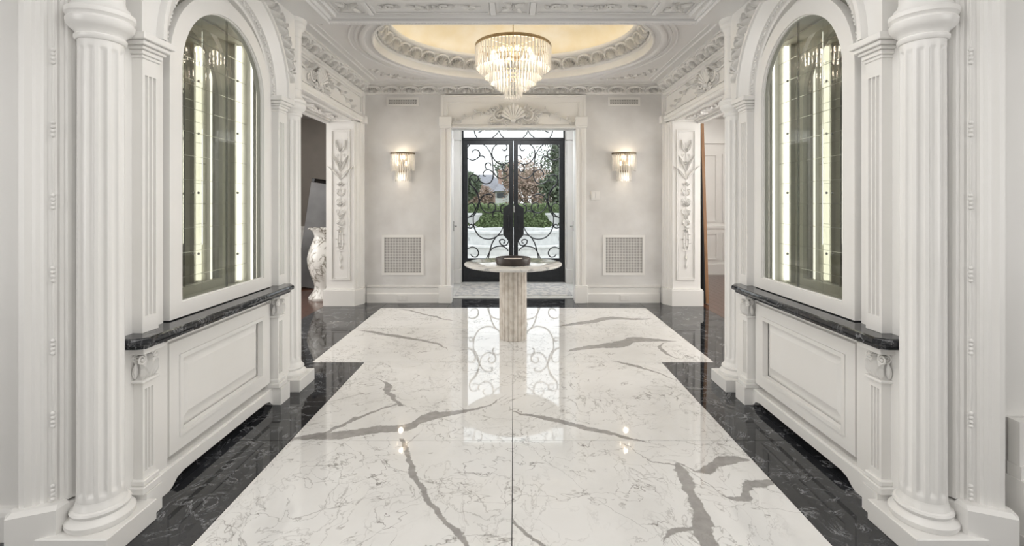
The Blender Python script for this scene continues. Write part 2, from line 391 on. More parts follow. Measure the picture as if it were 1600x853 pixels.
def vine(mb, pts, th=.005, leaves=True, ls=.05, n=6, taper=.5):
    P = catmull(pts, n); N_ = len(P); mb.tube([(a, b, th*.5) for a, b in P], [th*(1-taper*i/N_) for i in range(N_)], 5)
    if leaves:
        for i in range(2, N_-1, max(2, n//2)):
            dx, dy = P[i+1][0]-P[i][0], P[i+1][1]-P[i][1]; a = math.atan2(dy, dx); sg = 1 if (i//max(2, n//2)) % 2 else -1
            leaf(mb, P[i][0], P[i][1], a+sg*.9, ls*(1-.4*i/N_), ls*.45, th*1.6, 2, sg*.25, 6)
def rosette(mb, u, v, r, h=.01, k=6):
    for i in range(k): leaf(mb, u, v, 2*pi*i/k, r, r*.75, h, 1, 0, 5)
    mb.ball((u, v, h*.7), r*.28, 6, 4)
def shell(mb, u, v, R, h=.02, k=9, spread=2.2):
    for i in range(k):
        a = pi/2+(i/(k-1)-.5)*spread; ln = R*(1-.18*abs(i/(k-1)-.5)*2)
        p = [(u+cos(a)*ln*t, v+sin(a)*ln*t, h*(.4+.8*t)) for t in (.08,.3,.6,.85,1)]
        mb.tube(p, [R*.02,R*.05,R*.08,R*.11,R*.07], 6)
    mb.ball((u, v, h*.5), R*.16, 7, 5)
def swag_header(mb, W, Hh, s=1.0):          # shell, scrolls and tapering foliage, centred, base v=0
    shell(mb, 0, Hh*.18, Hh*.75, .022*s, 9)
    for g in (-1, 1):
        scroll(mb, g*Hh*.62, Hh*.42, Hh*.30, 1.6, pi/2 if g > 0 else pi/2, -g, .011*s)
        scroll(mb, g*Hh*.28, Hh*.12, Hh*.14, 1.4, -pi/2, g, .008*s)
        rosette(mb, g*Hh*.62, Hh*.42, Hh*.15, .014*s)
        scroll(mb, g*Hh*.98, Hh*.22, Hh*.16, 1.4, pi/2, -g, .008*s)
        for k in range(5): leaf(mb, g*Hh*(.5+.14*k), Hh*(.70-.05*k), (pi/2-g*(.3+.22*k)), Hh*.26, Hh*.15, .014*s, 2, -g*.3)
        for k in range(4): leaf(mb, g*Hh*(.45+.16*k), Hh*.1, (-pi/2+g*(.9+.1*k)), Hh*.2, Hh*.12, .012*s, 2, g*.3)
        vine(mb, [(g*Hh*.85, Hh*.50), (g*W*.26, Hh*.62), (g*W*.34, Hh*.42), (g*W*.43, Hh*.22), (g*W*.49, Hh*.10)], .008*s, True, Hh*.26, 6)
def arabesque(mb, W, T):                          # tall candelabrum ornament, centred u=0, v 0..T
    mb.tube([(0, v*T, .006) for v in (.05,.3,.6,.95)], .004, 5)
    for q, k in ((.06,.6),(.13,.9)): leaf(mb, 0, T*q, -pi/2, T*.06*k, W*.3, .01, 2)
    mb.tube([(-W*.34, T*.155, .009),(W*.34, T*.155, .009)], .006, 5)
    for g in (-1, 1):
        vine(mb, [(g*W*.10, T*.16), (g*W*.24, T*.22), (g*W*.16, T*.30), (g*W*.04, T*.33)], .008, True, W*.2, 5)
        scroll(mb, g*W*.2, T*.37, W*.14, 1.4, -pi/2, g, .009)
        scroll(mb, g*W*.22, T*.445, W*.2, 1.6, -pi/2, g, .009)
        scroll(mb, g*W*.2, T*.52, W*.2, 1.6, pi/2, -g, .009)
        scroll(mb, g*W*.24, T*.60, W*.15, 1.5, -pi/2, g, .009)
        for q in (.34,.41,.48,.56,.63): leaf(mb, g*W*.05, T*q, pi/2-g*1.1, W*.34, W*.16, .01, 3, g*.3)
        leaf(mb, g*W*.06, T*.68, pi/2-g*.5, T*.13, W*.28, .013, 4, -g*.25, 10)
        leaf(mb, g*W*.04, T*.74, pi/2-g*.25, T*.13, W*.22, .013, 4, -g*.2, 10)
        leaf(mb, g*W*.05, T*.88, pi/2-g*.7, T*.09, W*.3, .012, 3, g*.4, 8)
        scroll(mb, g*W*.26, T*.86, W*.12, 1.3, -pi/2, g, .0075)
    for q, r in ((.30,.10),(.40,.14),(.50,.15),(.65,.11),(.80,.14),(.9,.09)): rosette(mb, 0, T*q, W*r*1.3, .012)
def runner(mb, Lg, Hh):                       # long symmetrical leafy runner centred 0,0
    n = max(2, int(Lg/(Hh*1.25)))
    for i in range(n):
        u = (i-(n-1)/2)*Lg/n; g = 1 if i % 2 else -1
        scroll(mb, u, g*Hh*.10, Hh*.30, 1.5, -g*pi/2, g, Hh*.09)
        for k in range(5): leaf(mb, u+(k-2)*Hh*.16, -g*Hh*.05, (pi/2*g)+(k-2)*.5, Hh*.4, Hh*.2, Hh*.06, 2, .2)
        for q in (-1, 1): leaf(mb, u, 0, (0 if q > 0 else pi)+.25*g, Hh*.62, Hh*.26, Hh*.07, 3, -q*.2)
    rosette(mb, 0, 0, Hh*.28, Hh*.08)
def leafx(mb, r):                               # X shaped four-leaf ornament
    for k in range(4):
        a = pi/4+k*pi/2; leaf(mb, 0, 0, a, r*1.25, r*.5, r*.1, 3, .12, 9); leaf(mb, 0, 0, a+pi/4, r*.55, r*.3, r*.1, 2)
        scroll(mb, cos(a+.4)*r*.75, sin(a+.4)*r*.75, r*.2, 1.3, a, 1, r*.07)
    rosette(mb, 0, 0, r*.26, r*.12)
def acanthus_unit(w, h):                     # one cornice unit, u centred, v 0..h
    mb = MB()
    pts = [(w*.46*cos(a), h*.45+h*.50*sin(a), .008) for a in [pi*(-.12+1.24*i/14) for i in range(15)]]
    mb.tube(pts, [.007+.009*sin(pi*i/14) for i in range(15)], 6)
    for i in range(7):
        a = pi/2+(i-3)*.40; leaf(mb, 0, h*.08, a, h*(.74-.03*abs(i-3)), w*.15, .016, 2, 0, 7)
        mb.ball((cos(a)*w*.34, h*.42+h*.38*sin(a), .010), w*.045, 6, 4)
    for g in (-1, 1):
        leaf(mb, g*w*.44, 0, pi/2+g*.1, h*.55, w*.16, .014, 2, g*.1, 6); leaf(mb, g*w*.47, h*.5, pi/2-g*.2, h*.5, w*.14, .012, 1, -g*.3, 6)
    return mb
def fluted_pilaster(mb, x0, x1, ydep0, ydep1, z0, z1, k=4, d=.006, endz=.035):
    # local: width along x (x0..x1), front at y=ydep0 (smaller = front), back ydep1 ; flutes cut in the front
    w = x1-x0; mg = w*.13; fw = (w-2*mg)/k; poly = [(x0, ydep1), (x0, ydep0)]
    for i in range(k):
        a = x0+mg+i*fw+fw*.12; b = x0+mg+(i+1)*fw-fw*.12
        poly += [(a, ydep0)]+[((a+b)/2-(b-a)/2*cos(q*pi/6), ydep0+d*sin(q*pi/6)) for q in range(1, 6)]+[(b, ydep0)]
    poly += [(x1, ydep0), (x1, ydep1)]
    mb.prism(poly, z0+endz, z1-endz)
    mb.box(x0, x1, ydep0, ydep1, z0, z0+endz); mb.box(x0, x1, ydep0, ydep1, z1-endz, z1)
SIDE = {-1: 'left', 1: 'right'}
def SM(s): return Matrix.Diagonal((s, 1, 1, 1))

# ================================================================== SETTING : floor
fl = root('floor', (0,0,0), kind='structure')
sb = MB(); sb.box(-2.5, 2.5, -3, 6.86, -.06, -.012); sb.build('floor_bed', DARK, fl)
G = .0019
xs1 = [-1.27, 0, 1.27]; rows = [-2.72, -1.36, 0.02, 1.395, 2.746, 4.1]
def slab(name, m, x0, x1, y0, y1):
    b = MB(); b.box(x0+G, x1-G, y0+G, y1-G, -.012, 0); b.build(name, m, fl)
for a, b_ in zip(rows, rows[1:]):
    for x0, x1 in zip(xs1, xs1[1:]): slab('marble_slab', MARBLE, x0, x1, a, b_)
for a, b_ in ((4.1, 5.21), (5.21, 6.235)):
    for x0, x1 in ((-1.717, 0), (0, 1.717)): slab('marble_slab', MARBLE, x0, x1, a, b_)
for s in (-1, 1):
    for a, b_ in zip(rows, rows[1:]):
        x0, x1 = sorted((s*1.27, s*2.1)); slab('black_tile', BLACK, x0, x1, a, b_)
    for a, b_ in ((4.1, 5.21), (5.21, 6.235)):
        x0, x1 = sorted((s*1.717, s*2.49)); slab('black_tile', BLACK, x0, x1, a, b_)
    x0, x1 = sorted((s*.0, s*.86)); slab('black_tile', BLACK, x0, x1, 6.235, 6.86)
    x0, x1 = sorted((s*.86, s*1.717)); slab('black_tile', BLACK, x0, x1, 6.235, 6.6)
    x0, x1 = sorted((s*1.717, s*2.49)); slab('black_tile', BLACK, x0, x1, 6.235, 6.6)
    b = MB(); b.box(s*2.1, s*4.6, -3, 1.96, -.05, -.001); b.build('side_floor', BLACK, fl)
    b = MB()
    for i in range(22): b.box(s*(2.492+i*.1), s*(2.59+i*.1), 3.4, 9.3, -.03, 0)
    o = b.build('wood_planks', WOODF, fl, 'stuff')
    b = MB(); b.box(s*2.492, s*4.7, 3.4, 9.3, -.05, -.031); b.build('floor_bed', DARK, fl)
b = MB(); b.bbox(-1.1, 1.1, 6.862, 8.32, -.05, .012, .006); b.build('vestibule_stone', STONE, fl)

# ================================================================== side walls of the passage
C = 2.76; ZS = 2.03                              # arch centre, springing
def outline(hw, zb, n=24):
    p = [(C-hw, zb)]+[(C-hw, zb+(ZS-zb)*.5)]+[(C-hw*cos(pi*i/n), ZS+hw*sin(pi*i/n)) for i in range(n+1)]+[(C+hw, zb+(ZS-zb)*.5), (C+hw, zb)]
    return p+[(C, zb)]
for s in (-1, 1):
    w = root('wall_'+SIDE[s], (s*1.7, C, 0), kind='structure'); b = MB(SM(s))
    b.box(1.68, 1.70, 1.93, 2.30, 0, 2.72); b.box(1.68, 1.70, 3.24, 3.62, 0, 2.72)
    b.box(1.68, 1.70, 2.30, 3.24, 0, .82); b.box(1.68, 1.70, 2.30, 3.24, 2.43, 2.72)
    b.box(1.80, 1.82, 2.28, 3.26, .80, 2.45)                         # niche back
    b.box(1.70, 1.80, 2.28, 2.30, .80, 2.45); b.box(1.70, 1.80, 3.24, 3.26, .80, 2.45)
    b.box(1.70, 1.80, 2.30, 3.24, .80, .82); b.box(1.70, 1.80, 2.30, 3.24, 2.43, 2.45)
    b.box(1.82, 2.05, 1.96, 3.62, 0, 3.0); b.box(1.70, 1.82, 1.94, 2.28, 0, 3.0); b.box(1.70, 1.82, 3.26, 3.62, 0, 3.0)
    b.box(2.05, 2.49, 1.96, 3.70, 0, 3.0)
    b.box(1.70, 2.05, 3.62, 3.70, 0, 3.0)
    b.box(1.88, 4.6, 1.94, 2.0, 0, 3.0)                          # wall of the near room
    for ya, yb in ((1.95, 2.262), (3.25, 3.50)): b.box(1.625, 1.68, ya, yb, .10, .76); b.box(1.645, 1.68, ya, yb, .76, 2.1)
    n_ = 20; pl = []
    for g in (-1, 1):
        ye = (C-.70) if g < 0 else 3.50
        arc = [(C+g*.598*cos(pi/2*i/n_), ZS+.06+.598*sin(pi/2*i/n_)*.985) for i in range(n_+1)]
        out = [(ye, ZS+.06+(2.72-ZS-.06)*min(1, i/(n_/2))) if i <= n_/2 else (ye+(C-ye)*(i-n_/2)/(n_/2), 2.7195) for i in range(n_+1)]
        for i in range(n_): b.prism([arc[i], out[i], out[i+1], arc[i+1]], 1.588, 1.68, ax='x')
    b.build('wall_body', PAINT, w)
    # near room side and back wall
    b = MB(SM(s)); b.box(4.55, 4.6, -3, 1.95, 0, 3.0); b.build('near_room_wall', WALL, w)
    # carved spandrel foliage beside the arch
    Mx = FR((s*1.588, C, ZS), (0,1,0), (0,0,1), (-s,0,0)); b = MB(Mx)
    for g in (-1, 1):
        for k in range(9):
            a = pi/2-g*(.34+.105*k); rr = .665+.05*sin(pi*k/8)+.012*sin(k*2.1); cu, cv = rr*cos(a), rr*sin(a)
            if g < 0 and cu < -.50: continue
            if cv > .66: cv = .63
            scroll(b, cu, cv, .042, 1.5, a, g if k % 2 else -g, .009)
            for q in range(3): leaf(b, cu, cv, a+(q-1)*1.0-g*.5, .085, .045, .02, 3, .3*g, 7)
            leaf(b, (rr-.03)*cos(a+.05), min(.64, (rr-.03)*sin(a+.05)), a-g*pi/2, .10, .05, .02, 3, .3*g, 7)
    b.build('spandrel_foliage', PLASTER, w)
    # baseboard with bracket-foot cut-out
    b = MB(SM(s)); x = 1.615
    pr = [(2.14, .0), (2.26, 0), (2.285, .012), (2.315, .036), (2.36, .047), (3.14, .047), (3.19, .036), (3.215, .012), (3.24, 0), (3.36, 0), (3.36, .112), (2.14, .112)]
    # split polygon into convex strips
    for y0, y1, za, zb in ((2.14, 2.26, 0, 0), (2.26, 2.285, 0, .012), (2.285, 2.315, .012, .036), (2.315, 2.36, .036, .047), (2.36, 3.14, .047, .047), (3.14, 3.19, .047, .036), (3.19, 3.215, .036, .012), (3.215, 3.24, .012, 0), (3.24, 3.36, 0, 0)):
        b.prism([(y0, za), (y1, zb), (y1, .105), (y0, .105)], x, 1.66, ax='x')
    b.box(x+.008, 1.68, 2.14, 3.37, .105, .116)
    b.box(1.56, 1.68, 2.05, 2.14, 0, .114); b.box(1.56, 1.68, 3.23, 3.36, 0, .114)
    b.build('baseboard', PAINT, w)
    b = MB(SM(s)); b.box(1.67, 1.679, 2.26, 3.24, 0, .05); b.build('toe_recess_shade', DARK, w)  # dark strip standing in for the shade of the toe space

    # ---- lower cabinet panel
    t = root('base_cabinet', (s*1.65, C, .12), 'white panelled cabinet door below the black shelf on the %s' % SIDE[s], 'cabinet', 'panelled base cabinets')
    b = MB(SM(s)); fo = [(2.285, .15), (2.285, .685), (3.225, .685), (3.225, .15)]; fi = [(2.36, .222), (2.36, .607), (3.137, .607), (3.137, .222)]
    b.ring(fo, fi, 1.632, 1.68); b.box(1.648, 1.68, 2.262, 2.2849, .12, .70); b.box(1.648, 1.68, 3.2251, 3.25, .12, .70)
    b.box(1.655, 1.68, 2.262, 3.25, .686, .75); b.box(1.656, 1.68, 2.18, 2.2615, .12, .75)
    b.build('frame', PAINT, t)
    b = MB(SM(s))
    def rect(y0, y1, z0, z1): return [(y0, z0), (y0, z1), (y1, z1), (y1, z0)]
    b.ring(rect(2.352,3.145,.214,.615), rect(2.374,3.123,.236,.593), 1.626, 1.66)
    b.build('panel_moulding', PAINT, t)
    b = MB(SM(s)); o_, i_ = rect(2.374,3.123,.236,.593), rect(2.43,3.063,.31,.54)
    vs = [(1.668, *p) for p in o_]+[(1.642, *p) for p in i_]
    b.add(vs, [(0,1,5,4),(1,2,6,5),(2,3,7,6),(3,0,4,7),(4,5,6,7)]); b.box(1.669, 1.679, 2.36, 3.14, .22, .6)
    b.build('raised_panel', PAINT, t)

    # ---- black marble shelf
    t = root('marble_shelf', (s*1.6, C, .78), 'black polished marble shelf with chamfered corners under the %s arched cabinet' % SIDE[s], 'shelf', 'black marble shelves')
    def shp(e): return [(1.69, 1.985-e), (1.575, 1.985-e), (1.52-e, 2.02), (1.52-e, 3.33), (1.56, 3.385+e), (1.69, 3.385+e)]
    b = MB(SM(s)); prof = [(-.012, .757), (0, .762), (.004, .770), (.004, .780), (-.001, .788), (-.010, .792)]
    vs = []; fs = []
    for e, z in prof: vs += [(x, y, z) for x, y in shp(e)]
    for i in range(len(prof)-1):
        for k in range(6): k2 = (k+1) % 6; fs.append((i*6+k, i*6+k2, (i+1)*6+k2, (i+1)*6+k))
    fs += [tuple(range(6)), tuple(range(30, 36))]
    b.add(vs, fs); b.build('slab', BLACK, t)
    b = MB(SM(s)); b.prism(shp(-.022), .742, .7569); b.build('under_moulding', BLACK, t)
    b = MB(SM(s)); b.box(1.60, 1.68, 2.20, 3.21, .725, .7419); b.box(1.625, 1.68, 2.20, 3.21, .705, .7249); b.build('bed_moulding', PAINT, t)

    # ---- arched display cabinet
    t = root('display_cabinet', (s*1.7, C, .80), 'arched white display cabinet with mirrored back on the %s wall' % SIDE[s], 'cabinet', 'arched display cabinets')
    b = MB(SM(s)); b.ring(outline(.475, .797), outline(.388, .868), 1.630, 1.679); b.build('arched_frame', PAINT, t)
    b = MB(SM(s)); b.ring(outline(.400, .856), outline(.382, .874), 1.640, 1.652); b.build('glass_bead', PAINT, t)
    b = MB(SM(s)); pl = outline(.386, .870); b.add([(1.655, *p) for p in pl], [tuple(range(len(pl)))]); b.build('glass_pane', CABGLASS, t)
    b = MB(SM(s)); b.box(1.664, 1.672, C-.004+.04, C+.004+.04, .83, 2.42); b.build('meeting_bar', CHROME, t)
    for z in (1.05, 1.42, 1.78, 2.1):
        b = MB(SM(s)); b.ball((1.672, C+.16, z), .008, 8, 5); b.build('shelf_pin', CHROME, t)
    b0 = MB(); tw, thh = .235, .133; b0.bbox(-.006, 0, -tw/2+.0006, tw/2-.0006, -thh/2+.0006, thh/2-.0006, .0012); tile = mesh_only(b0, 'mirror_tile', MIRROR)
    for i in range(4):
        for j in range(12):
            inst('mirror_tile', tile, Matrix.Translation((s*1.797 if s > 0 else -1.791, 2.30+tw*(i+.5), .822+thh*(j+.5))), t)
    b = MB(SM(s)); b.box(1.731, 1.757, 3.218, 3.232, .84, 2.41); b.build('light_strip', LED, t)
    b = MB(SM(s)); b.box(1.728, 1.7305, 3.199, 3.234, .83, 2.42); b.build('strip_shield', PAINT, t)  # fin added to hide the strip from the opposite mirror
    # archivolt
    t = root('archivolt', (s*1.65, C, ZS), 'moulded white arch surround with beads over the %s display cabinet' % SIDE[s], 'arch', 'arch surrounds')
    prof = [(.476, 1.68), (.476, 1.645), (.492, 1.640), (.497, 1.628), (.512, 1.628), (.516, 1.612), (.54, 1.600), (.565, 1.585), (.588, 1.572), (.592, 1.560), (.612, 1.560), (.618, 1.575), (.618, 1.68)]
    b = MB(SM(s)); n = 40; m_ = len(prof)
    vs = [(x, C-r*cos(pi*i/n), ZS+.06+r*sin(pi*i/n)*(.985)) for i in range(n+1) for r, x in prof]
    b.add(vs, [(i*m_+k, (i+1)*m_+k, (i+1)*m_+(k+1) % m_, i*m_+(k+1) % m_) for i in range(n) for k in range(m_)], True)
    b.build('arch_moulding', PAINT, t)
    b0 = MB(); b0.ball((0,0,0), .010, 6, 4, (1,1.0,1)); bead = mesh_only(b0, 'bead', PAINT)
    for i in range(74):
        a = pi*(i+.5)/74
        if i % 5 == 4: continue
        inst('bead', bead, Matrix.Translation((s*1.626, C-.504*cos(a), ZS+.06+.504*sin(a)*.985)) @ Matrix.Rotation((pi/2-a)*1 , 4, 'X'), t)
    # ---- pilasters
    for (y0, y1, where) in ((2.077, 2.172, 'near'), (3.28, 3.378, 'far')):
        t = root('fluted_pilaster', (s*1.6, y0, .79), 'white fluted pilaster on the black shelf, %s side of the %s arched cabinet' % (where, SIDE[s]), 'pilaster', 'shelf pilasters')
        M2 = SM(s) @ FR((0,0,0), (0,1,0), (1,0,0), (0,0,1))
        b = MB(M2); fluted_pilaster(b, y0, y1, 1.60, 1.68, .793, 1.985, 3, .02, .07); b.build('shaft', PAINT, t)
        b = MB(SM(s)); e = 0
        for k, (za, zb, e) in enumerate(((1.985,2.0,.006),(2.0,2.02,.012),(2.02,2.035,.022),(2.035,2.055,.034),(2.055,2.085,.046))):
            b.bbox(1.60-e, 1.68, y0-e, y1+e, za, zb, .003)
        b.build('capital', PAINT, t)
    for (y0, y1, where) in ((2.06, 2.132, 'near'), (3.243, 3.315, 'far')):
        t = root('small_pilaster', (s*1.6, y0, .12), 'small white pilaster with scrolled capital, %s end under the %s black shelf' % (where, SIDE[s]), 'pilaster', 'pilasters below the shelves')
        M2 = SM(s) @ FR((0,0,0), (0,1,0), (1,0,0), (0,0,1))
        b = MB(M2); fluted_pilaster(b, y0, y1, 1.585, 1.68, .170, .585, 3, .014, .03); b.build('shaft', PAINT, t)
        b = MB(SM(s)); b.bbox(1.565, 1.68, y0-.022, y1+.022, .1145, .145, .003); b.bbox(1.573, 1.68, y0-.012, y1+.012, .145, .170, .004); b.build('base', PAINT, t)
        b = MB(SM(s)); b.bbox(1.572, 1.68, y0-.014, y1+.014, .585, .597, .003)
        b.box(1.59, 1.68, y0+.004, y1-.004, .597, .70); b.bbox(1.56, 1.68, y0-.026, y1+.026, .712, .7415, .003)
        b.M = FR((s*1.59, (y0+y1)/2, .60), (0,1,0), (0,0,1), (-s,0,0)); hw = (y1-y0)/2
        for g in (-1, 1): scroll(b, g*(hw+.002), .086, .024, 1.8, pi/2, g, .0055); leaf(b, g*hw*.5, 0, pi/2-g*.2, .07, .022, .009, 3, -g*.2); leaf(b, g*hw*.9, 0, pi/2-g*.1, .055, .018, .009, 3)
        leaf(b, 0, 0, pi/2, .08, .026, .010, 3); rosette(b, 0, .09, .013, .01); b.M = FR((s*1.63, y0, .60), (1,0,0), (0,0,1), (0,-1,0))
        for g in (-1, 1): scroll(b, g*.024, .086, .020, 1.8, pi/2, g, .005); leaf(b, g*.014, 0, pi/2-g*.1, .07, .022, .008, 3)
        b.build('scrolled_capital', PLASTER, t)
    # ---- columns
    for cy, where in ((1.936, 'near'), (3.570, 'far')):
        cx = 1.657
        t = root('fluted_column', (s*cx, cy, 0), 'white fluted round column on a square plinth at the %s end of the %s side' % (where, SIDE[s]), 'column', 'round fluted columns')
        hy = .128
        b = MB(SM(s)); b.bbox(1.527, 1.82, cy-hy, cy+hy, 0, .088, .003); b.build('plinth', PAINT, t)
        b = MB(SM(s)); b.lathe([(0,.088),(.106,.088),(.1125,.098),(.1125,.112),(.104,.122),(.096,.126),(.091,.133),(.096,.139),(.098,.147),(.094,.155),(.086,.158),(.084,.166),(.079,.175),(.077,.185),(0,.185)], (cx, cy), 40); b.build('base', PAINT, t)
        def flute(r, z, a, R=.077):
            k = 12; q = abs(((a*k/(2*pi)) % 1)-.5)*2     # 0 centre of flute ..1 fillet
            e = min(1, max(0, (z-.205)/.02), max(0, (1.975-z)/.02))
            d = .011*sqrt(max(0, 1-(q/.66)**2)) if q < .66 else 0
            return r-d*e
        b = MB(SM(s)); zs = [.185,.205,.211,.218,.226,1.0,1.955,1.962,1.969,1.975,2.0]
        b.lathe([(.0765-.003*(z/2), z) for z in zs], (cx, cy), 200, fl=flute); b.build('shaft', PAINT, t)
        b = MB(SM(s)); b.lathe([(0,2.0),(.078,2.0),(.084,2.008),(.084,2.018),(.078,2.024),(.082,2.035),(.098,2.048),(.108,2.062),(.110,2.078),(.103,2.088),(.106,2.094),(.112,2.10),(.112,2.118),(.098,2.128),(.094,2.14),(0,2.14)], (cx, cy), 40); b.build('capital', PAINT, t)
        b = MB(SM(s)); b.lathe([(.088,2.14),(.082,2.155),(.078,2.17),(.078,2.61),(.084,2.63),(.084,2.64),(.092,2.65),(.106,2.665),(.108,2.68),(.104,2.69),(.114,2.70),(.116,2.7195)], (cx, cy), 40); b.build('upper_drum', PAINT, t)
        b = MB(SM(s))
        for a0, a1 in ((pi*.93, pi*1.30),):
            for z in (2.2, 2.585): b.tube([(cx+.079*cos(a0+(a1-a0)*i/8), cy+.079*sin(a0+(a1-a0)*i/8), z) for i in range(9)], .0028, 5)
            for a in (a0, a1): b.tube([(cx+.079*cos(a), cy+.079*sin(a), z) for z in (2.2, 2.585)], .0028, 5)
        b.build('panel_bead', PAINT, t)
    # ---- near casing with beads
    t = root('door_casing', (s*1.82, 1.88, 0), 'broad white moulded casing with a bead cord at the %s edge of the picture' % SIDE[s], 'casing', 'near casings')
    b = MB(SM(s)); b.prism([(1.885,1.945),(1.885,1.835),(1.873,1.822),(1.852,1.822),(1.838,1.838),(1.826,1.840),(1.818,1.850),(1.806,1.852),(1.802,1.862),(1.785,1.866),(1.778,1.876),(1.766,1.876),(1.762,1.888),(1.750,1.890),(1.746,1.905),(1.738,1.912),(1.738,1.945)], .19, 2.9); b.build('casing_moulding', PAINT, t)
    b = MB(SM(s)); b.prism([(1.90,1.955),(1.90,1.80),(1.878,1.775),(1.742,1.833),(1.742,1.89),(1.725,1.90),(1.725,1.945)], 0, .182)
    vs = [(x,y,z) for z, pp in ((.182, [(1.90,1.955),(1.90,1.80),(1.878,1.775),(1.742,1.833),(1.742,1.89)]), (.196, [(1.895,1.95),(1.895,1.82),(1.873,1.795),(1.75,1.85),(1.75,1.885)])) for x, y in pp]
    b.add(vs, [(5,6,7,8,9)]+[(i, i+1, i+6, i+5) for i in range(4)]); b.build('base_block', PAINT, t)
    b0 = MB(); b0.ball((0,0,0), .0085, 8, 5, (1,1,1)); bd = mesh_only(b0, 'bead', PAINT); b0 = MB(); b0.tube([(0,0,z) for z in (-.11,-.1,0,.1,.11)], [.002,.004,.005,.004,.002], 6); reel = mesh_only(b0, 'reel', PAINT)
    for k in range(9):
        z = .235+k*.282
        for j in range(4): inst('bead', bd, Matrix.Translation((s*1.780, 1.862, z+(j-1.5)*.0165)), t)
        inst('reel', reel, Matrix.Translation((s*1.780, 1.864, z+.141)), t)
    # baseboard of the near room
    b = MB(SM(s)); b.sweep([(0,0),(.0,.135),(.012,.13),(.018,.115),(.022,.10),(.022,.0)], [(4.5,1.94,0),(1.885,1.94,0)] if s else 0)
    o = b.build('baseboard_'+SIDE[s], PAINT); o['kind'] = 'structure'
b = MB()
for z1, e in ((.065,.10),(.27,.075),(.32,.06),(.41,.045),(.485,.03),(.494,.05)):
    b.box(2.02-e*.4, 4.5, 1.94-e, 1.935, 0, z1)
o = b.build('trim_1', PAINT); o['kind'] = 'structure'

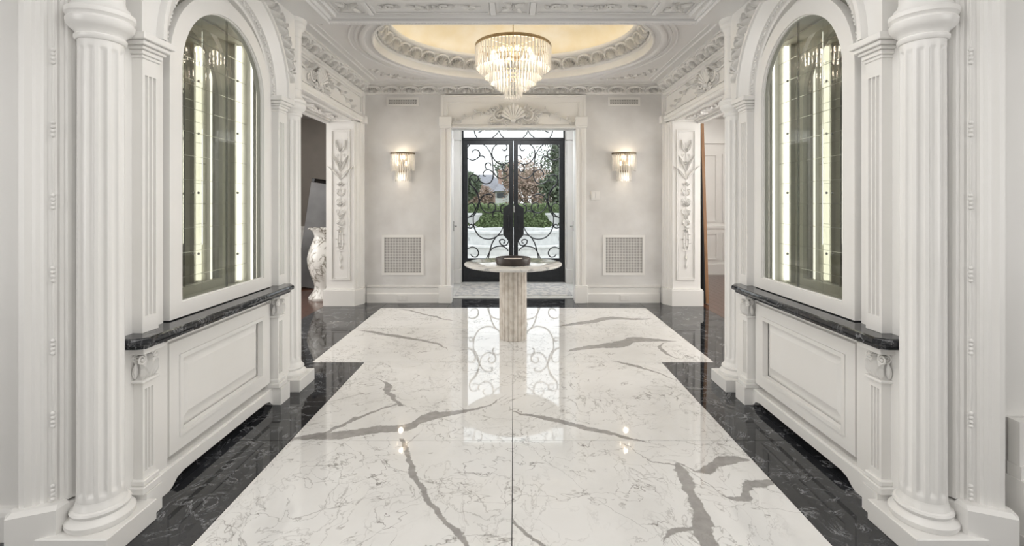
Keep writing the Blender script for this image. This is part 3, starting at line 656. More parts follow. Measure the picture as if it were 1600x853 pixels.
# ================================================================== main hall walls
ZC = 2.975
wb = root('wall_back', (0, 6.6, 0), kind='structure')
b = MB(); b.box(-2.06, -.85, 6.576, 6.74, 0, 3.0); b.box(.85, 2.06, 6.576, 6.74, 0, 3.0); b.box(-.85, .85, 6.576, 6.74, 2.378, 3.0); b.build('wall_body', WALL, wb)
for s in (-1, 1):
    b = MB(SM(s)); prof = [(0,0),(0,.24),(.012,.24),(.016,.232),(.014,.222),(.022,.215),(.022,.208),(.012,.2),(.012,.14),(.016,.128),(.028,.12),(.028,0)]
    P_ = [(1.995,6.576,0),(1.0,6.576,0)]
    b.M = I(); b.sweep(prof, [(s*2.0,6.576,0),(s*1.0,6.576,0)] if s > 0 else [(-1.0,6.576,0),(-2.0,6.576,0)])
    for z in (.228,):
        for i in range(62): b.ball((s*(1.01+.016*i), 6.576-.018 if True else 0, z), .0052, 5, 4)
    o = b.build('baseboard_%s' % ('back' if s < 0 else 'back_right'), PAINT); o.name = 'trim_2' if s < 0 else 'trim_3'; o['kind'] = 'structure'
    # --- jamb pier with carved panel
    w = root('wall_%s' % ('hall_left' if s < 0 else 'hall_right'), (s*2.3, 6.45, 0), kind='structure')
    b = MB(SM(s)); b.box(2.11, 2.49, 6.40, 6.74, 0, 2.46); b.box(2.06, 2.11, 6.576, 6.74, 0, 2.46)
    b.box(2.06, 2.49, 3.70, 6.74, 2.46, 3.0); b.build('pier_and_lintel', PAINT, w)
    b = MB(SM(s)); b.prism([(2.49,6.41),(2.49,6.385),(2.12,6.385),(2.112,6.392),(2.106,6.410),(2.098,6.414),(2.092,6.44),(2.080,6.452),(2.072,6.49),(2.060,6.50),(2.048,6.545),(2.036,6.552),(2.036,6.580),(2.11,6.580),(2.11,6.41)], .22, 2.45); b.build('casing', PAINT, w)
    b = MB(SM(s)); b.prism([(2.515,6.42),(2.515,6.345),(2.10,6.345),(2.02,6.48),(2.02,6.578),(2.12,6.578),(2.12,6.42)], 0, .205)
    b.prism([(2.505,6.42),(2.505,6.355),(2.104,6.355),(2.028,6.485),(2.028,6.578),(2.12,6.578),(2.12,6.42)], .205, .22); b.build('base_block', PAINT, w)
    def rc(x0, x1, z0, z1): return [(x0, z0), (x0, z1), (x1, z1), (x1, z0)]
    b = MB(SM(s)); b.ring(rc(2.172,2.425,.335,2.335), rc(2.19,2.407,.353,2.317), 6.370, 6.386, ax='y'); b.ring(rc(2.198,2.399,.361,2.309), rc(2.204,2.393,.367,2.303), 6.378, 6.386, ax='y')
    b.build('panel_moulding', PAINT, w)
    b = MB(FR((s*2.30, 6.384, .45), (1,0,0), (0,0,1), (0,-1,0))); arabesque(b, .15, 1.80); b.build('carved_ornament', PLASTER, w)
    # --- side header
    pr = [(0,2.455),(.03,2.455),(.034,2.475),(.028,2.485),(.034,2.50),(.04,2.52),(.03,2.535),(.012,2.545),(.012,2.80),(.028,2.812),(.03,2.83),(.05,2.84),(.05,2.86),(0,2.86)]
    b = MB(SM(s)); vs = [(2.062-o_, y, z) for y in (3.66, 6.50) for o_, z in pr]; k_ = len(pr)
    b.add(vs, [(i, (i+1) % k_, k_+(i+1) % k_, k_+i) for i in range(k_)]+[tuple(range(k_)), tuple(range(k_, 2*k_))])
    b.bbox(1.995, 2.07, 6.47, 6.578, 2.44, 2.545, .004); b.box(2.03, 2.07, 6.50, 6.576, 2.545, 2.86)
    # sloping pediment line
    for g in (-1, 1): b.add([(x, 5.1+g*y, z) for x in (2.05, 2.038) for y, z in ((.25,2.545),(1.30,2.545),(1.30,2.565),(.25,2.70))], [(0,1,2,3),(4,5,6,7),(0,4,5,1),(1,5,6,2),(2,6,7,3),(3,7,4,0)])
    b.ring([(3.72,2.56),(3.72,2.795),(6.46,2.795),(6.46,2.56)], [(3.75,2.58),(3.75,2.775),(6.43,2.775),(6.43,2.58)], 2.035, 2.052)
    b.build('header_moulding', PAINT, w)
    b = MB(FR((s*2.035, 5.02, 2.55), (0,1,0), (0,0,1), (-s,0,0))); swag_header(b, 2.2, .25, 1.5); b.build('shell_ornament', PLASTER, w)
    b = MB(FR((s*2.28, 5.05, 2.459), (0,1,0), (1,0,0), (0,0,-1))); runner(b, 2.3, .20)
    b.build('soffit_ornament', PLASTER, w)
    b = MB(SM(s)); b.ring([(2.13,3.8),(2.13,6.34),(2.43,6.34),(2.43,3.8)], [(2.15,3.82),(2.15,6.32),(2.41,6.32),(2.41,3.82)], 2.44, 2.461, ax='z'); b.box(2.455, 2.51, 3.70, 6.42, 2.42, 2.47)
    b.build('soffit_moulding', PAINT, w)

# cornice with acanthus
co = root('trim_4', (0, 6.5, 2.9), kind='structure')
b = MB(); pr = [(0,2.848),(.018,2.848),(.022,2.862),(.03,2.868),(.045,2.885),(.078,2.915),(.105,2.94),(.108,2.952),(.118,2.956),(.118,2.976),(0,2.976)]
b.sweep([(o_, z) for o_, z in pr], [(2.05,3.66,0),(2.05,6.576,0),(-2.05,6.576,0),(-2.05,3.66,0)]); b.build('cornice_moulding', PLASTER, co)
U = mesh_only(acanthus_unit(.235, .108), 'acanthus_leaf', PLASTER)
q = 1/sqrt(2)
for i in range(16):
    inst('acanthus_leaf', U, FR((-2.03+.2535*(i+.5), 6.576-.034, 2.866), (1,0,0), (0,-.72,.69), (0,-.69,-.72)), co)
for s in (-1, 1):
    for i in range(11):
        inst('acanthus_leaf', U, FR((s*(2.05-.034), 6.42-.253*(i+.5), 2.866), (0,-s,0), (-s*.72,0,.69), (-s*.69,0,-.72)), co)

# ceiling of the hall with the oval
OY = 5.03; EA, EB = 1.444, 1.235
ce = root('ceiling', (0, OY, ZC), kind='structure')
def ell(a, b_, i, n): t = 2*pi*i/n; return (a*cos(t), OY+b_*sin(t))
n = 96; b = MB(); vs = []; X0, Y0, Y1 = 2.1, 3.62, 6.7
for i in range(n):
    x, y = ell(1, 1, i, n); dx, dy = x, y-OY
    k = min(X0/abs(dx) if abs(dx) > 1e-6 else 1e9, ((Y1-OY) if dy > 0 else (OY-Y0))/abs(dy) if abs(dy) > 1e-6 else 1e9)
    vs.append((dx*k, OY+dy*k, ZC))
for i in range(n): vs.append((*ell(EA, EB, i, n), ZC))
vs += [(p[0], p[1], ZC+.02) for p in vs[:n]]
fs = [(i, (i+1) % n, n+(i+1) % n, n+i) for i in range(n)]
b.add(vs, fs); 
for sx_ in (-1, 1):
    for y_, yy in ((Y1, 1), (Y0, -1)):       # fill the rectangle corners
        pts = [v for v in vs[:n] if (v[0]*sx_ > 0 and (v[1]-OY)*yy > 0)]
        a = [v for v in pts if abs(abs(v[0])-X0) < 1e-4]; c = [v for v in pts if abs(v[1]-y_) < 1e-4]
        if a and c:
            pa = max(a, key=lambda v: (v[1]-OY)*yy); pc = max(c, key=lambda v: v[0]*sx_)
            b.add([pa, (sx_*X0, y_, ZC), pc], [(0,1,2)])
b.build('ceiling_plate', CEIL, ce)
b = MB(); b.box(-2.5, 2.5, 6.60, 6.76, 2.98, 3.1); b.box(-2.5, -2.04, 3.6, 6.76, 2.98, 3.1); b.box(2.04, 2.5, 3.6, 6.76, 2.98, 3.1); b.build('ceiling_edge', CEIL, ce)
# oval cove
b = MB(Matrix.Translation((0, OY, 0)))
def oval(mb, prof, n=120): # prof [(a,b,z)]
    vs = [(a*cos(2*pi*i/n), b_*sin(2*pi*i/n), z) for a, b_, z in prof for i in range(n)]
    mb.add(vs, [(k*n+i, k*n+(i+1) % n, (k+1)*n+(i+1) % n, (k+1)*n+i) for k in range(len(prof)-1) for i in range(n)], True)
oval(b, [(1.444,1.235,2.975),(1.444,1.235,2.962),(1.430,1.221,2.958),(1.420,1.211,2.965),(1.418,1.209,3.04),(1.408,1.199,3.05),(1.400,1.191,3.045),(1.392,1.183,3.055)])
b.build('oval_fascia', PLASTER, ce)
b = MB(Matrix.Translation((0, OY, 0)))
oval(b, [(1.392,1.183,3.055),(1.385,1.17,3.09),(1.365,1.145,3.125),(1.335,1.11,3.16),(1.305,1.075,3.182)]); b.build('oval_cove', PLASTER, ce)
b = MB(Matrix.Translation((0, OY, 0)))
oval(b, [(1.305,1.075,3.182),(1.295,1.06,3.178),(1.275,1.04,3.182),(1.262,1.022,3.195),(1.258,1.018,3.215),(1.27,1.03,3.222),(1.42,1.18,3.222)]); b.build('dome_lip', PLASTER, ce)
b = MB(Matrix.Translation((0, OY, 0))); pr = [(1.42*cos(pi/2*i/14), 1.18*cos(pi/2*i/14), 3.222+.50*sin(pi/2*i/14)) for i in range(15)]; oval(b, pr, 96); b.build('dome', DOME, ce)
Uo = mesh_only(acanthus_unit(.20, .15), 'frieze_leaf', PLASTER)
for i in range(40):
    t = 2*pi*(i+.5)/40; ca, sa = cos(t), sin(t); a_, b_ = 1.385, 1.172
    p0 = Vector((a_*ca, OY+b_*sa, 3.058)); p1 = Vector((1.315*ca, OY+1.085*sa, 3.178))
    v = (p1-p0).normalized(); u = Vector((-a_*sa, b_*ca, 0)).normalized(); w_ = u.cross(v)
    if w_.z > 0: u = -u; w_ = -w_
    inst('frieze_leaf', Uo, FR(p0+w_*.004, u, v, w_), ce)
# ridges around the oval (clipped by the border)
for a_, b_, r_, fl_, nm in ((1.535,1.33,.034,.8,'oval_ridge'),(1.597,1.395,.014,1,'oval_bead'),(1.655,1.45,.012,1,'oval_bead')):
    for s in (-1, 1):
        tm = math.asin(min(1, 1.27/b_)); b = MB(); N_ = 40
        b.tube([(s*a_*cos(-tm+2*tm*i/N_), OY+b_*sin(-tm+2*tm*i/N_), ZC) for i in range(N_+1)], r_, 8, flat=fl_); b.build(nm, CEIL, ce)
b = MB()
for s in (-1, 1):
    for hx, hy, e in ((1.84, 1.295, .014),(1.775,1.235,.008)):
        x0 = 0 if False else 0
        b.tube([(s*hx, OY-hy, ZC), (s*hx, OY+hy, ZC)], e, 6)
        for g in (-1, 1):
            xe = (1.535*sqrt(max(0, 1-(hy/1.33)**2))); b.tube([(s*xe*.98, OY+g*hy, ZC), (s*hx, OY+g*hy, ZC)], e, 6)
b.build('border_moulding', CEIL, ce)
for s in (-1, 1):
    for g in (-1, 1):
        b = MB(FR((s*1.50, OY+g*1.06, ZC-.0005), (s,0,0), (0,g,0), (0,0,-1)))
        leafx(b, .085); vine(b, [(.0,.02),(-.10,.09),(-.22,.11),(-.36,.15)], .006, True, .07); vine(b, [(.03,-.02),(.12,-.1),(.16,-.22),(.19,-.32)], .006, True, .07)
        b.build('corner_ornament', PLASTER, ce)

# coffered ceiling of the passage
cp = root('ceiling_passage', (0, 2.5, 2.72), kind='structure'); cp.name = 'ceiling.001'
b = MB()
for s in (-1, 1): b.box(*sorted((s*1.40, s*2.5)), -3, 3.62, 2.72, 2.76)
b.box(-2.5, 2.5, -3, 3.62, 2.768, 2.82); b.build('soffit', CEIL, cp)
b = MB(); b.box(-2.06, 2.06, 3.60, 3.658, 2.722, 3.02); b.build('beam_face', CEIL, cp)
b = MB()
pr = [(1.40,2.72),(1.392,2.716),(1.384,2.722),(1.378,2.73),(1.372,2.728),(1.352,2.745),(1.340,2.748),(1.334,2.742),(1.318,2.742),(1.312,2.752),(1.300,2.768),(1.40,2.768)]
for s in (-1, 1):
    vs = [(s*x, y, z) for y in (0.2, 3.658) for x, z in pr]; k_ = len(pr); b.add(vs, [(i, (i+1) % k_, k_+(i+1) % k_, k_+i) for i in range(k_)]+[tuple(range(k_)), tuple(range(k_, 2*k_))])
pr = [(3.658,2.72),(3.65,2.714),(3.64,2.722),(3.632,2.73),(3.615,2.738),(3.600,2.742),(3.590,2.738),(3.578,2.740),(3.570,2.750),(3.560,2.768),(3.658,2.768)]
vs = [(x, y, z) for x in (-1.39, 1.39) for y, z in pr]; k_ = len(pr); b.add(vs, [(i, (i+1) % k_, k_+(i+1) % k_, k_+i) for i in range(k_)]+[tuple(range(k_)), tuple(range(k_, 2*k_))])
b.build('coffer_cornice', CEIL, cp)
b = MB()
for i in range(120): b.ball((-1.38+2.76*i/119, 3.642, 2.722), .007, 5, 4, (1.3,1,1))
b.build('egg_bead_run', CEIL, cp, 'stuff')
b = MB(); 
for s in (-1, 1):
    for i in range(90): b.ball((s*1.368, 1.9+1.72*i/89, 2.735), .009, 5, 4, (1,1.1,1))
b.build('egg_bead_run', CEIL, cp, 'stuff')
b = MB()
for x0, x1 in ((-1.065,-1.03),(-.165,-.125),(.125,.165),(1.03,1.065)): b.bbox(x0, x1, 3.3225, 3.562, 2.748, 2.7675, .004); b.bbox(x0, x1, 1.2, 3.2745, 2.748, 2.7675, .004)
b.bbox(-1.30, 1.30, 3.275, 3.322, 2.746, 2.7675, .004)
b.build('coffer_ribs', CEIL, cp)
for x0, x1, kd in ((-1.295,-1.07,'x'),(-1.025,-.17,'r'),(-.12,.12,'x'),(.17,1.025,'r'),(1.07,1.295,'x')):
    b = MB(); b.ring([(x0,3.325),(x0,3.558),(x1,3.558),(x1,3.325)], [(x0+.016,3.341),(x0+.016,3.542),(x1-.016,3.542),(x1-.016,3.341)], 2.758, 2.769, ax='z'); 
    b.build('panel_bead', CEIL, cp)
    b = MB(FR(((x0+x1)/2, 3.442, 2.767), (1,0,0), (0,1,0), (0,0,-1)))
    if kd == 'x': leafx(b, .085)
    else: runner(b, (x1-x0)-.08, .125)
    b.build('panel_ornament', PLASTER, cp)
for s in (-1, 1):
    for y in (2.95, 2.4, 1.85):
        b = MB(FR((s*1.18, y, 2.767), (0,1,0), (1,0,0), (0,0,-1))); runner(b, .45, .12); b.build('panel_ornament', PLASTER, cp)

# back room shell
b = MB(); b.box(-4.6, 4.6, -3.05, -3.0, 0, 3.0); o = b.build('wall_behind', WALL); o.name = 'wall_near_room'; o['kind'] = 'structure'
b = MB(); 
for s in (-1, 1): b.box(*sorted((s*2.5, s*4.6)), -3, 1.95, 2.72, 2.8)
o = b.build('ceiling', CEIL); o['kind'] = 'structure'

# ================================================================== front doorway casing
t = root('trim_5', (0, 6.5, 0), kind='structure'); ZD = 2.378
for s in (-1, 1):
    b = MB(SM(s)); b.prism([(.85,6.60),(.85,6.535),(.862,6.525),(.885,6.525),(.895,6.54),(.925,6.542),(.935,6.528),(.965,6.520),(.985,6.520),(.992,6.535),(.992,6.60)], .235, 2.378); b.build('casing', PAINT, t)
    b = MB(SM(s)); b.bbox(.838, 1.012, 6.50, 6.60, 0, .225, .006); b.bbox(.842, 1.006, 6.508, 6.60, .225, .24, .004); b.build('base_block', PAINT, t)
    b = MB(SM(s)); b.bbox(.838, 1.006, 6.500, 6.60, 2.405, 2.535, .005); b.bbox(.846, 1.0, 6.508, 6.60, 2.385, 2.41, .003); b.build('cap_block', PAINT, t)
    b = MB(SM(s)); b.box(.852, .90, 6.58, 6.78, 0, 2.40); b.build('jamb', PAINT, t)
b = MB(); b.bbox(-.992, .992, 6.53, 6.60, 2.378, 2.40, .004); b.box(-.99, .99, 6.545, 6.60, 2.40, 2.83)
def rc(x0, x1, z0, z1): return [(x0, z0), (x0, z1), (x1, z1), (x1, z0)]
b.ring(rc(-.975,.975,2.40,2.815), rc(-.90,.90,2.42,2.735), 6.523, 6.56, ax='y'); b.ring(rc(-.985,.985,2.39,2.83), rc(-.955,.955,2.40,2.80), 6.512, 6.55, ax='y'); b.ring(rc(-.90,.90,2.43,2.735), rc(-.885,.885,2.445,2.72), 6.535, 6.55, ax='y')
for g in (-1, 1): b.add([(g*x, y, z) for y in (6.55, 6.538) for x, z in ((.1,2.43),(.83,2.43),(.83,2.50),(.1,2.66))], [(0,1,2,3),(4,5,6,7),(0,4,5,1),(1,5,6,2),(2,6,7,3),(3,7,4,0)])
b.build('header', PAINT, t)
b = MB(FR((0, 6.528, 2.425), (1,0,0), (0,0,1), (0,-1,0))); swag_header(b, 1.7, .30, 1.3); b.build('shell_ornament', PLASTER, t)

# vestibule
w = root('wall_vestibule', (0, 7.5, 0), kind='structure')
for s in (-1, 1):
    b = MB(SM(s)); b.box(1.04, 1.1, 6.74, 8.3, 0, 2.85); b.box(.88, 1.1, 8.18, 8.36, 0, 2.85); b.build('vestibule_wall', PAINT, w)
    b = MB(SM(s)); b.bbox(.90, 1.045, 8.08, 8.20, .25, 2.42, .006); b.build('pilaster_shaft', PAINT, w)
    b = MB(SM(s)); b.bbox(.882, 1.045, 8.06, 8.20, 0.012, .25, .008); b.build('pilaster_base', PAINT, w)
    b = MB(SM(s)); b.bbox(.885, 1.045, 8.06, 8.20, 2.42, 2.60, .008); b.build('pilaster_capital', PAINT, w)
    b = MB(SM(s)); b.sweep([(0,0),(.18,0),(.18,.01),(.0,.02)], [(1.04,6.76,0),(1.04,8.05,0)]) if False else b.box(1.0, 1.04, 6.76, 8.07, .012, .22); b.build('baseboard', PAINT, w)
b = MB(); b.box(-1.1, 1.1, 6.74, 8.36, 2.80, 2.85); b.build('vestibule_ceiling', PAINT, w)
for s in (-1, 1):          # open inner glazed doors folded back
    t = root('door_%d' % (2 if s < 0 else 3), (s*.96, 6.8, 0), kind='structure')
    b = MB(SM(s)); b.ring([(6.80,.02),(6.80,2.37),(7.62,2.37),(7.62,.02)], [(6.90,.32),(6.90,2.26),(7.52,2.26),(7.52,.32)], .945, .985); b.build('door_frame', PAINT, t)
    b = MB(SM(s)); b.box(.962, .966, 6.90, 7.52, .32, 2.26); b.build('glass_pane', GLASS, t)
    b = MB(SM(s)); b.tube([(.945,7.56,1.0),(.90,7.56,1.0),(.90,7.47,1.0)], .009, 8); b.bbox(.938,.946,7.54,7.58,.92,1.08,.002); b.build('door_handle', CHROME, t)
    b = MB(SM(s)); b.bbox(.935,.946,6.80,6.83,1.80,1.90,.002); b.build('hinge', CHROME, t)
# mat
b = MB(); b.bbox(-.86, .86, 6.98, 8.02, .0125, .022, .003); o = b.build('door_mat', RUGM)
tag(o, 'grey mottled mat inside the iron entrance doors', 'mat')

# iron entrance doors
D = 8.22
def zx(a, b_): return ((715+a/6.094-801)*D/F, H+(VY-(190+b_/6.094))*D/F)
def zy(a, b_): return ((715+a/6.094-801)*D/F, H+(VY-(310+b_/6.094))*D/F)
SCR = [[zx(*p) for p in q] for q in (
 [(230,214),(270,245),(305,300),(320,350),(328,420),(332,490),(328,540),(305,580),(260,593),(215,575),(192,550),(190,525),(205,510)],
 [(140,560),(150,575),(172,572),(190,552),(182,522),(150,505),(115,520),(105,560),(120,600),(150,640),(180,690),(196,740),(195,790),(180,840),(150,892),(90,916)],
 [(484,385),(430,405),(370,390),(325,335),(322,280),(345,235),(385,212)],
 [(450,212),(463,240),(455,268),(435,278),(415,262)],
 [(88,350),(130,368),(175,355),(205,320),(195,282),(160,268),(138,280),(135,298)],
 [(205,330),(235,330),(250,345),(255,362)],
 [(88,248),(112,214)],
 [(484,505),(440,535),(400,541),(360,520),(330,485),(295,460),(258,464),(236,495),(245,518),(262,520)],
 [(275,460),(256,430),(262,402),(288,393),(308,405),(308,425)],
 [(484,388),(440,405),(420,440),(435,472),(462,470),(468,450)],
 [(484,322),(462,325),(450,340),(450,358)],
 [(180,850),(195,780),(230,715),(275,690),(315,695),(326,715),(305,726)],
 [(105,600),(140,618),(175,660),(195,720)])]
SCR += [[zy(*p) for p in q] for q in (
 [(200,0),(213,75),(255,128),(308,136),(350,105),(352,65),(318,38),(288,55),(290,85),(305,92)],
 [(200,20),(150,150),(143,220),(160,300),(210,365),(290,388),(360,365),(405,315),(425,270)],
 [(424,345),(370,357),(325,420),(300,500),(290,548),(285,590)],
 [(478,350),(480,400),(455,445),(410,440),(392,405),(415,390),(442,400),(440,422),(425,425)],
 [(265,575),(310,490),(360,460),(420,455),(455,475),(475,500)],
 [(88,480),(130,462),(172,478),(193,520),(172,555),(135,552),(118,530)],
 [(88,275),(118,282),(140,265),(128,247),(108,252),(106,266)],
 [(400,120),(350,122),(327,145),(330,170),(345,186)],
 [(88,62),(128,42),(158,75),(156,125),(120,165),(88,185)],
 [(440,55),(408,70),(400,105),(415,140),(425,140)],
 [(88,600),(140,585),(200,600),(240,590),(262,575)])]
XO, XI = 79*D/F, 5.5*D/F               # half widths
ZT = H+100*D/F; ZB = .02
dr = root('door_1', (0, D, 0), kind='structure')
b = MB(); fw = .05
b.bbox(-XO-.03, XO+.03, D-.02, D+.05, ZT-.02, ZT+.03, .004)
for s in (-1, 1): b.bbox(*sorted((s*(XO-.012), s*(XO+.03))), D-.02, D+.05, .012, 2.80, .004)
b.build('outer_frame', IRON, dr)
for s in (-1, 1):
    lf = root('door_leaf', (0, D, 0)); lf.parent = dr; lf['_o'] = (0, D, 0); lf.location = (0,0,0)
    xin0, xin1 = 7*D/F, 71.5*D/F; zt_, zb_ = H+92*D/F, .42
    b = MB(SM(s)); b.ring([(.003,ZB),(.003,ZT-.022),(XO-.014,ZT-.022),(XO-.014,ZB)], [(xin0,zb_),(xin0,zt_),(xin1,zt_),(xin1,zb_)], D-.03, D+.03, ax='y'); b.build('leaf_frame', IRON, lf)
    b = MB(SM(s)); b.ring([(.06,.06),(.06,.38),(XO-.08,.38),(XO-.08,.06)], [(.085,.085),(.085,.355),(XO-.105,.355),(XO-.105,.085)], D-.04, D-.028, ax='y'); b.build('kick_panel', IRON, lf)
    z = lambda y: H+(VY-(310+y/6.094))*D/F
    b = MB(SM(s)); pl = [(.003,z(-60)),(.047,z(-40)),(.047,z(40)),(.068+.002,z(52)),(.105*1.0+.07,z(92)),(.175,z(345)),(.07+.02,z(400)),(.06,z(440)),(.06,z(520)),(.003,z(520))]
    b.prism(pl, D-.055, D+.05, ax='y'); b.build('lock_plate', IRON, lf)
    b = MB(SM(s)); b.bbox(.07, .10, D-.10, D-.085, z(300), z(160), .004); b.box(.078, .092, D-.09, D-.05, z(290), z(280)); b.box(.078, .092, D-.09, D-.05, z(180), z(170)); b.build('pull_handle', IRON, lf)
    b = MB(SM(s)); b.add([(xin0-.01,D+.01,zb_-.01),(xin1+.01,D+.01,zb_-.01),(xin1+.01,D+.01,zt_+.01),(xin0-.01,D+.01,zt_+.01)], [(0,1,2,3)]); b.build('glass_pane', GLASS, lf)
    for q in SCR:
        P_ = catmull([(-s*x*-1 if False else (s*abs(x)), z_) for x, z_ in q], 5)
        b = MB(); k_ = len(P_); b.tube([(x, D-.012, z_) for x, z_ in P_], [.0100*(.75+.35*sin(pi*i/(k_-1))) for i in range(k_)], 6, up=(0,1,0)); b.build('iron_scroll', IRON, lf)
b = MB(); b.bbox(-.012+.012, .026, D-.075, D-.055, 1.355+.01-.16+.0, 1.355-.04+.0, .003); b.build('lock_cylinder', CHROME, dr)
tr = root('window_1', (0, D, 2.6), kind='structure')
b = MB(); b.box(-XO, XO, D+.008, D+.012, ZT+.03, 2.80); b.build('glass_pane', GLASS, tr)
for s in (-1, 1):
    for q in ([(140,30),(150,75),(158,118),(185,165)], [(310,165),(365,120),(390,70),(410,20)], [(190,100),(215,95),(226,70),(210,40)], [(370,40),(385,75),(403,125),(445,165)], [(60,75),(100,82),(130,68),(140,30)], [(445,20),(480,-20),(524,-35)], [(524,-10),(500,10)]):
        P_ = catmull([(s*abs(zx(*p)[0]), zx(*p)[1]) for p in q], 5); b = MB(); b.tube([(x, D-.012, z_) for x, z_ in P_], .0095, 6, up=(0,1,0)); b.build('iron_scroll', IRON, tr)

# ================================================================== fittings on the back wall
def crystal(r=.009):
    b = MB(); n = 6; zz = [(0,.25),(-.03,1),(-.95,1),(-1,.15)]
    vs = [(r*k*cos(2*pi*i/n), r*k*sin(2*pi*i/n), z) for z, k in zz for i in range(n)]
    fs = [(k*n+i, k*n+(i+1) % n, (k+1)*n+(i+1) % n, (k+1)*n+i) for k in range(3) for i in range(n)]+[tuple(range(n)), tuple(range(3*n, 4*n))]
    b.add(vs, fs); return mesh_only(b, 'crystal_rod', CRYS)
ROD = crystal()
for s in (-1, 1):
    X = s*1.515
    t = root('wall_sconce', (X, 6.55, 2.0), 'lit crystal rod wall sconce with bronze band %s of the door' % SIDE[s], 'wall lamp', 'crystal wall sconces')
    b = MB(); R1 = .165
    b.lathe([(R1,2.025),(R1+.004,2.025),(R1+.004,2.05),(R1,2.05),(R1,2.025)], (X, 6.575), 24, pi, 2*pi, sc=(1,.75)); b.box(X-R1, X+R1, 6.565, 6.575, 2.02, 2.052); b.build('bronze_band', BRONZE, t)
    b = MB(); b.bbox(X-.06, X+.06, 6.56, 6.5755, 1.78, 2.02, .003); b.tube([(X,6.565,1.95),(X,6.52,1.95),(X,6.50,1.92)], .006, 6); b.build('back_plate', BRONZE, t)
    for k in range(17):
        a = pi+pi*(k+.5)/17; inst('crystal_rod', ROD, Matrix.Translation((X+R1*cos(a)*.97, 6.575+R1*.72*sin(a), 2.03)) @ Matrix.Diagonal((1,1,.235,1)), t)
    for k in range(10):
        a = pi+pi*(k+.5)/10; inst('crystal_rod', ROD, Matrix.Translation((X+.10*cos(a), 6.57+.075*sin(a), 1.90)) @ Matrix.Diagonal((1,1,.245,1)), t)
    for dx in (-.055, .055): b = MB(); b.ball((X+dx, 6.515, 1.90), .018, 10, 7, (1,1,1.7)); b.build('bulb', BULB, t)
    point((X, 6.50, 1.985), .9, .03, (1,.83,.62)).parent = None
    point((X, 6.47, 1.70), .6, .03, (1,.83,.62))
    # upper vent
    def grille(name, x0, x1, z0, z1, fr, cell, label, cat, nx=None, nz=None):
        t = root(name, ((x0+x1)/2, 6.57, z0), label, cat, name.replace('_', ' ')+'s')
        b = MB(); b.ring(rc(x0,x1,z0,z1), rc(x0+fr,x1-fr,z0+fr,z1-fr), 6.562, 6.5765, ax='y'); b.ring(rc(x0+fr*.8,x1-fr*.8,z0+fr*.8,z1-fr*.8), rc(x0+fr*1.1,x1-fr*1.1,z0+fr*1.1,z1-fr*1.1), 6.558, 6.57, ax='y'); b.build('frame', PAINT, t)
        b = MB(); b.box(x0+fr, x1-fr, 6.5745, 6.5758, z0+fr, z1-fr); b.build('backing', mat_bk, t)
        b = MB(); xa, xb, za, zb = x0+fr, x1-fr, z0+fr, z1-fr; nx = round((xb-xa)/cell); nz_ = round((zb-za)/cell); cw, ch = (xb-xa)/nx, (zb-za)/nz_
        for i in range(nx):
            for j in range(nz_):
                cx_, cz_ = xa+(i+.5)*cw, za+(j+.5)*ch
                b.add([(cx_+dx*cw*.2, 6.566, cz_+dz*ch*.2) for dx, dz in ((-1,0),(0,1),(1,0),(0,-1))], [(0,1,2,3)])
                b.ring([(cx_-cw/2,cz_-ch/2),(cx_-cw/2,cz_+ch/2),(cx_+cw/2,cz_+ch/2),(cx_+cw/2,cz_-ch/2)], [(cx_-cw*.36,cz_),(cx_,cz_+ch*.36),(cx_+cw*.36,cz_),(cx_,cz_-ch*.36)][0:4], 6.569, 6.573, ax='y')
        b.build('lattice', GRILLE2, t, 'stuff')
    if s < 0: mat_bk = mat('grille_shadow', (.10,.095,.09), .8); GRILLE2 = mottled('painted_lattice', (.55,.54,.52), (.6,.59,.57), 10, .5)
    grille('air_vent', s*1.515-.22, s*1.515+.22, 2.69, 2.805, .024, .034, 'small slotted white air vent high on the wall %s of the door' % SIDE[s], 'vent')
    grille('wall_grille', s*1.515-.285, s*1.515+.285, .375, .925, .03, .0385, 'square lattice wall grille low on the wall %s of the door' % SIDE[s], 'grille')
    X = s*1.52
    t = root('power_outlet', (X, 6.55, .07), 'white double power outlet in the baseboard %s of the door' % SIDE[s], 'outlet', 'power outlets')
    b = MB(); b.bbox(X-.06, X+.06, 6.541, 6.548, .03, .105, .002); b.build('plate', PLASTIC, t)
    for g in (-1, 1): b = MB(); b.bbox(X+g*.027-.015, X+g*.027+.015, 6.539, 6.5415, .05, .085, .001); b.build('socket', PAINT, t)
t = root('light_switch', (1.12, 6.57, 1.47), 'white double light switch plate to the right of the door', 'switch')
b = MB(); b.bbox(1.06, 1.185, 6.567, 6.5755, 1.405, 1.53, .003); b.build('plate', PLASTIC, t)
for x in (1.075, 1.127): b = MB(); b.bbox(x, x+.042, 6.562, 6.5675, 1.425, 1.51, .002); b.build('rocker', PLASTIC, t)

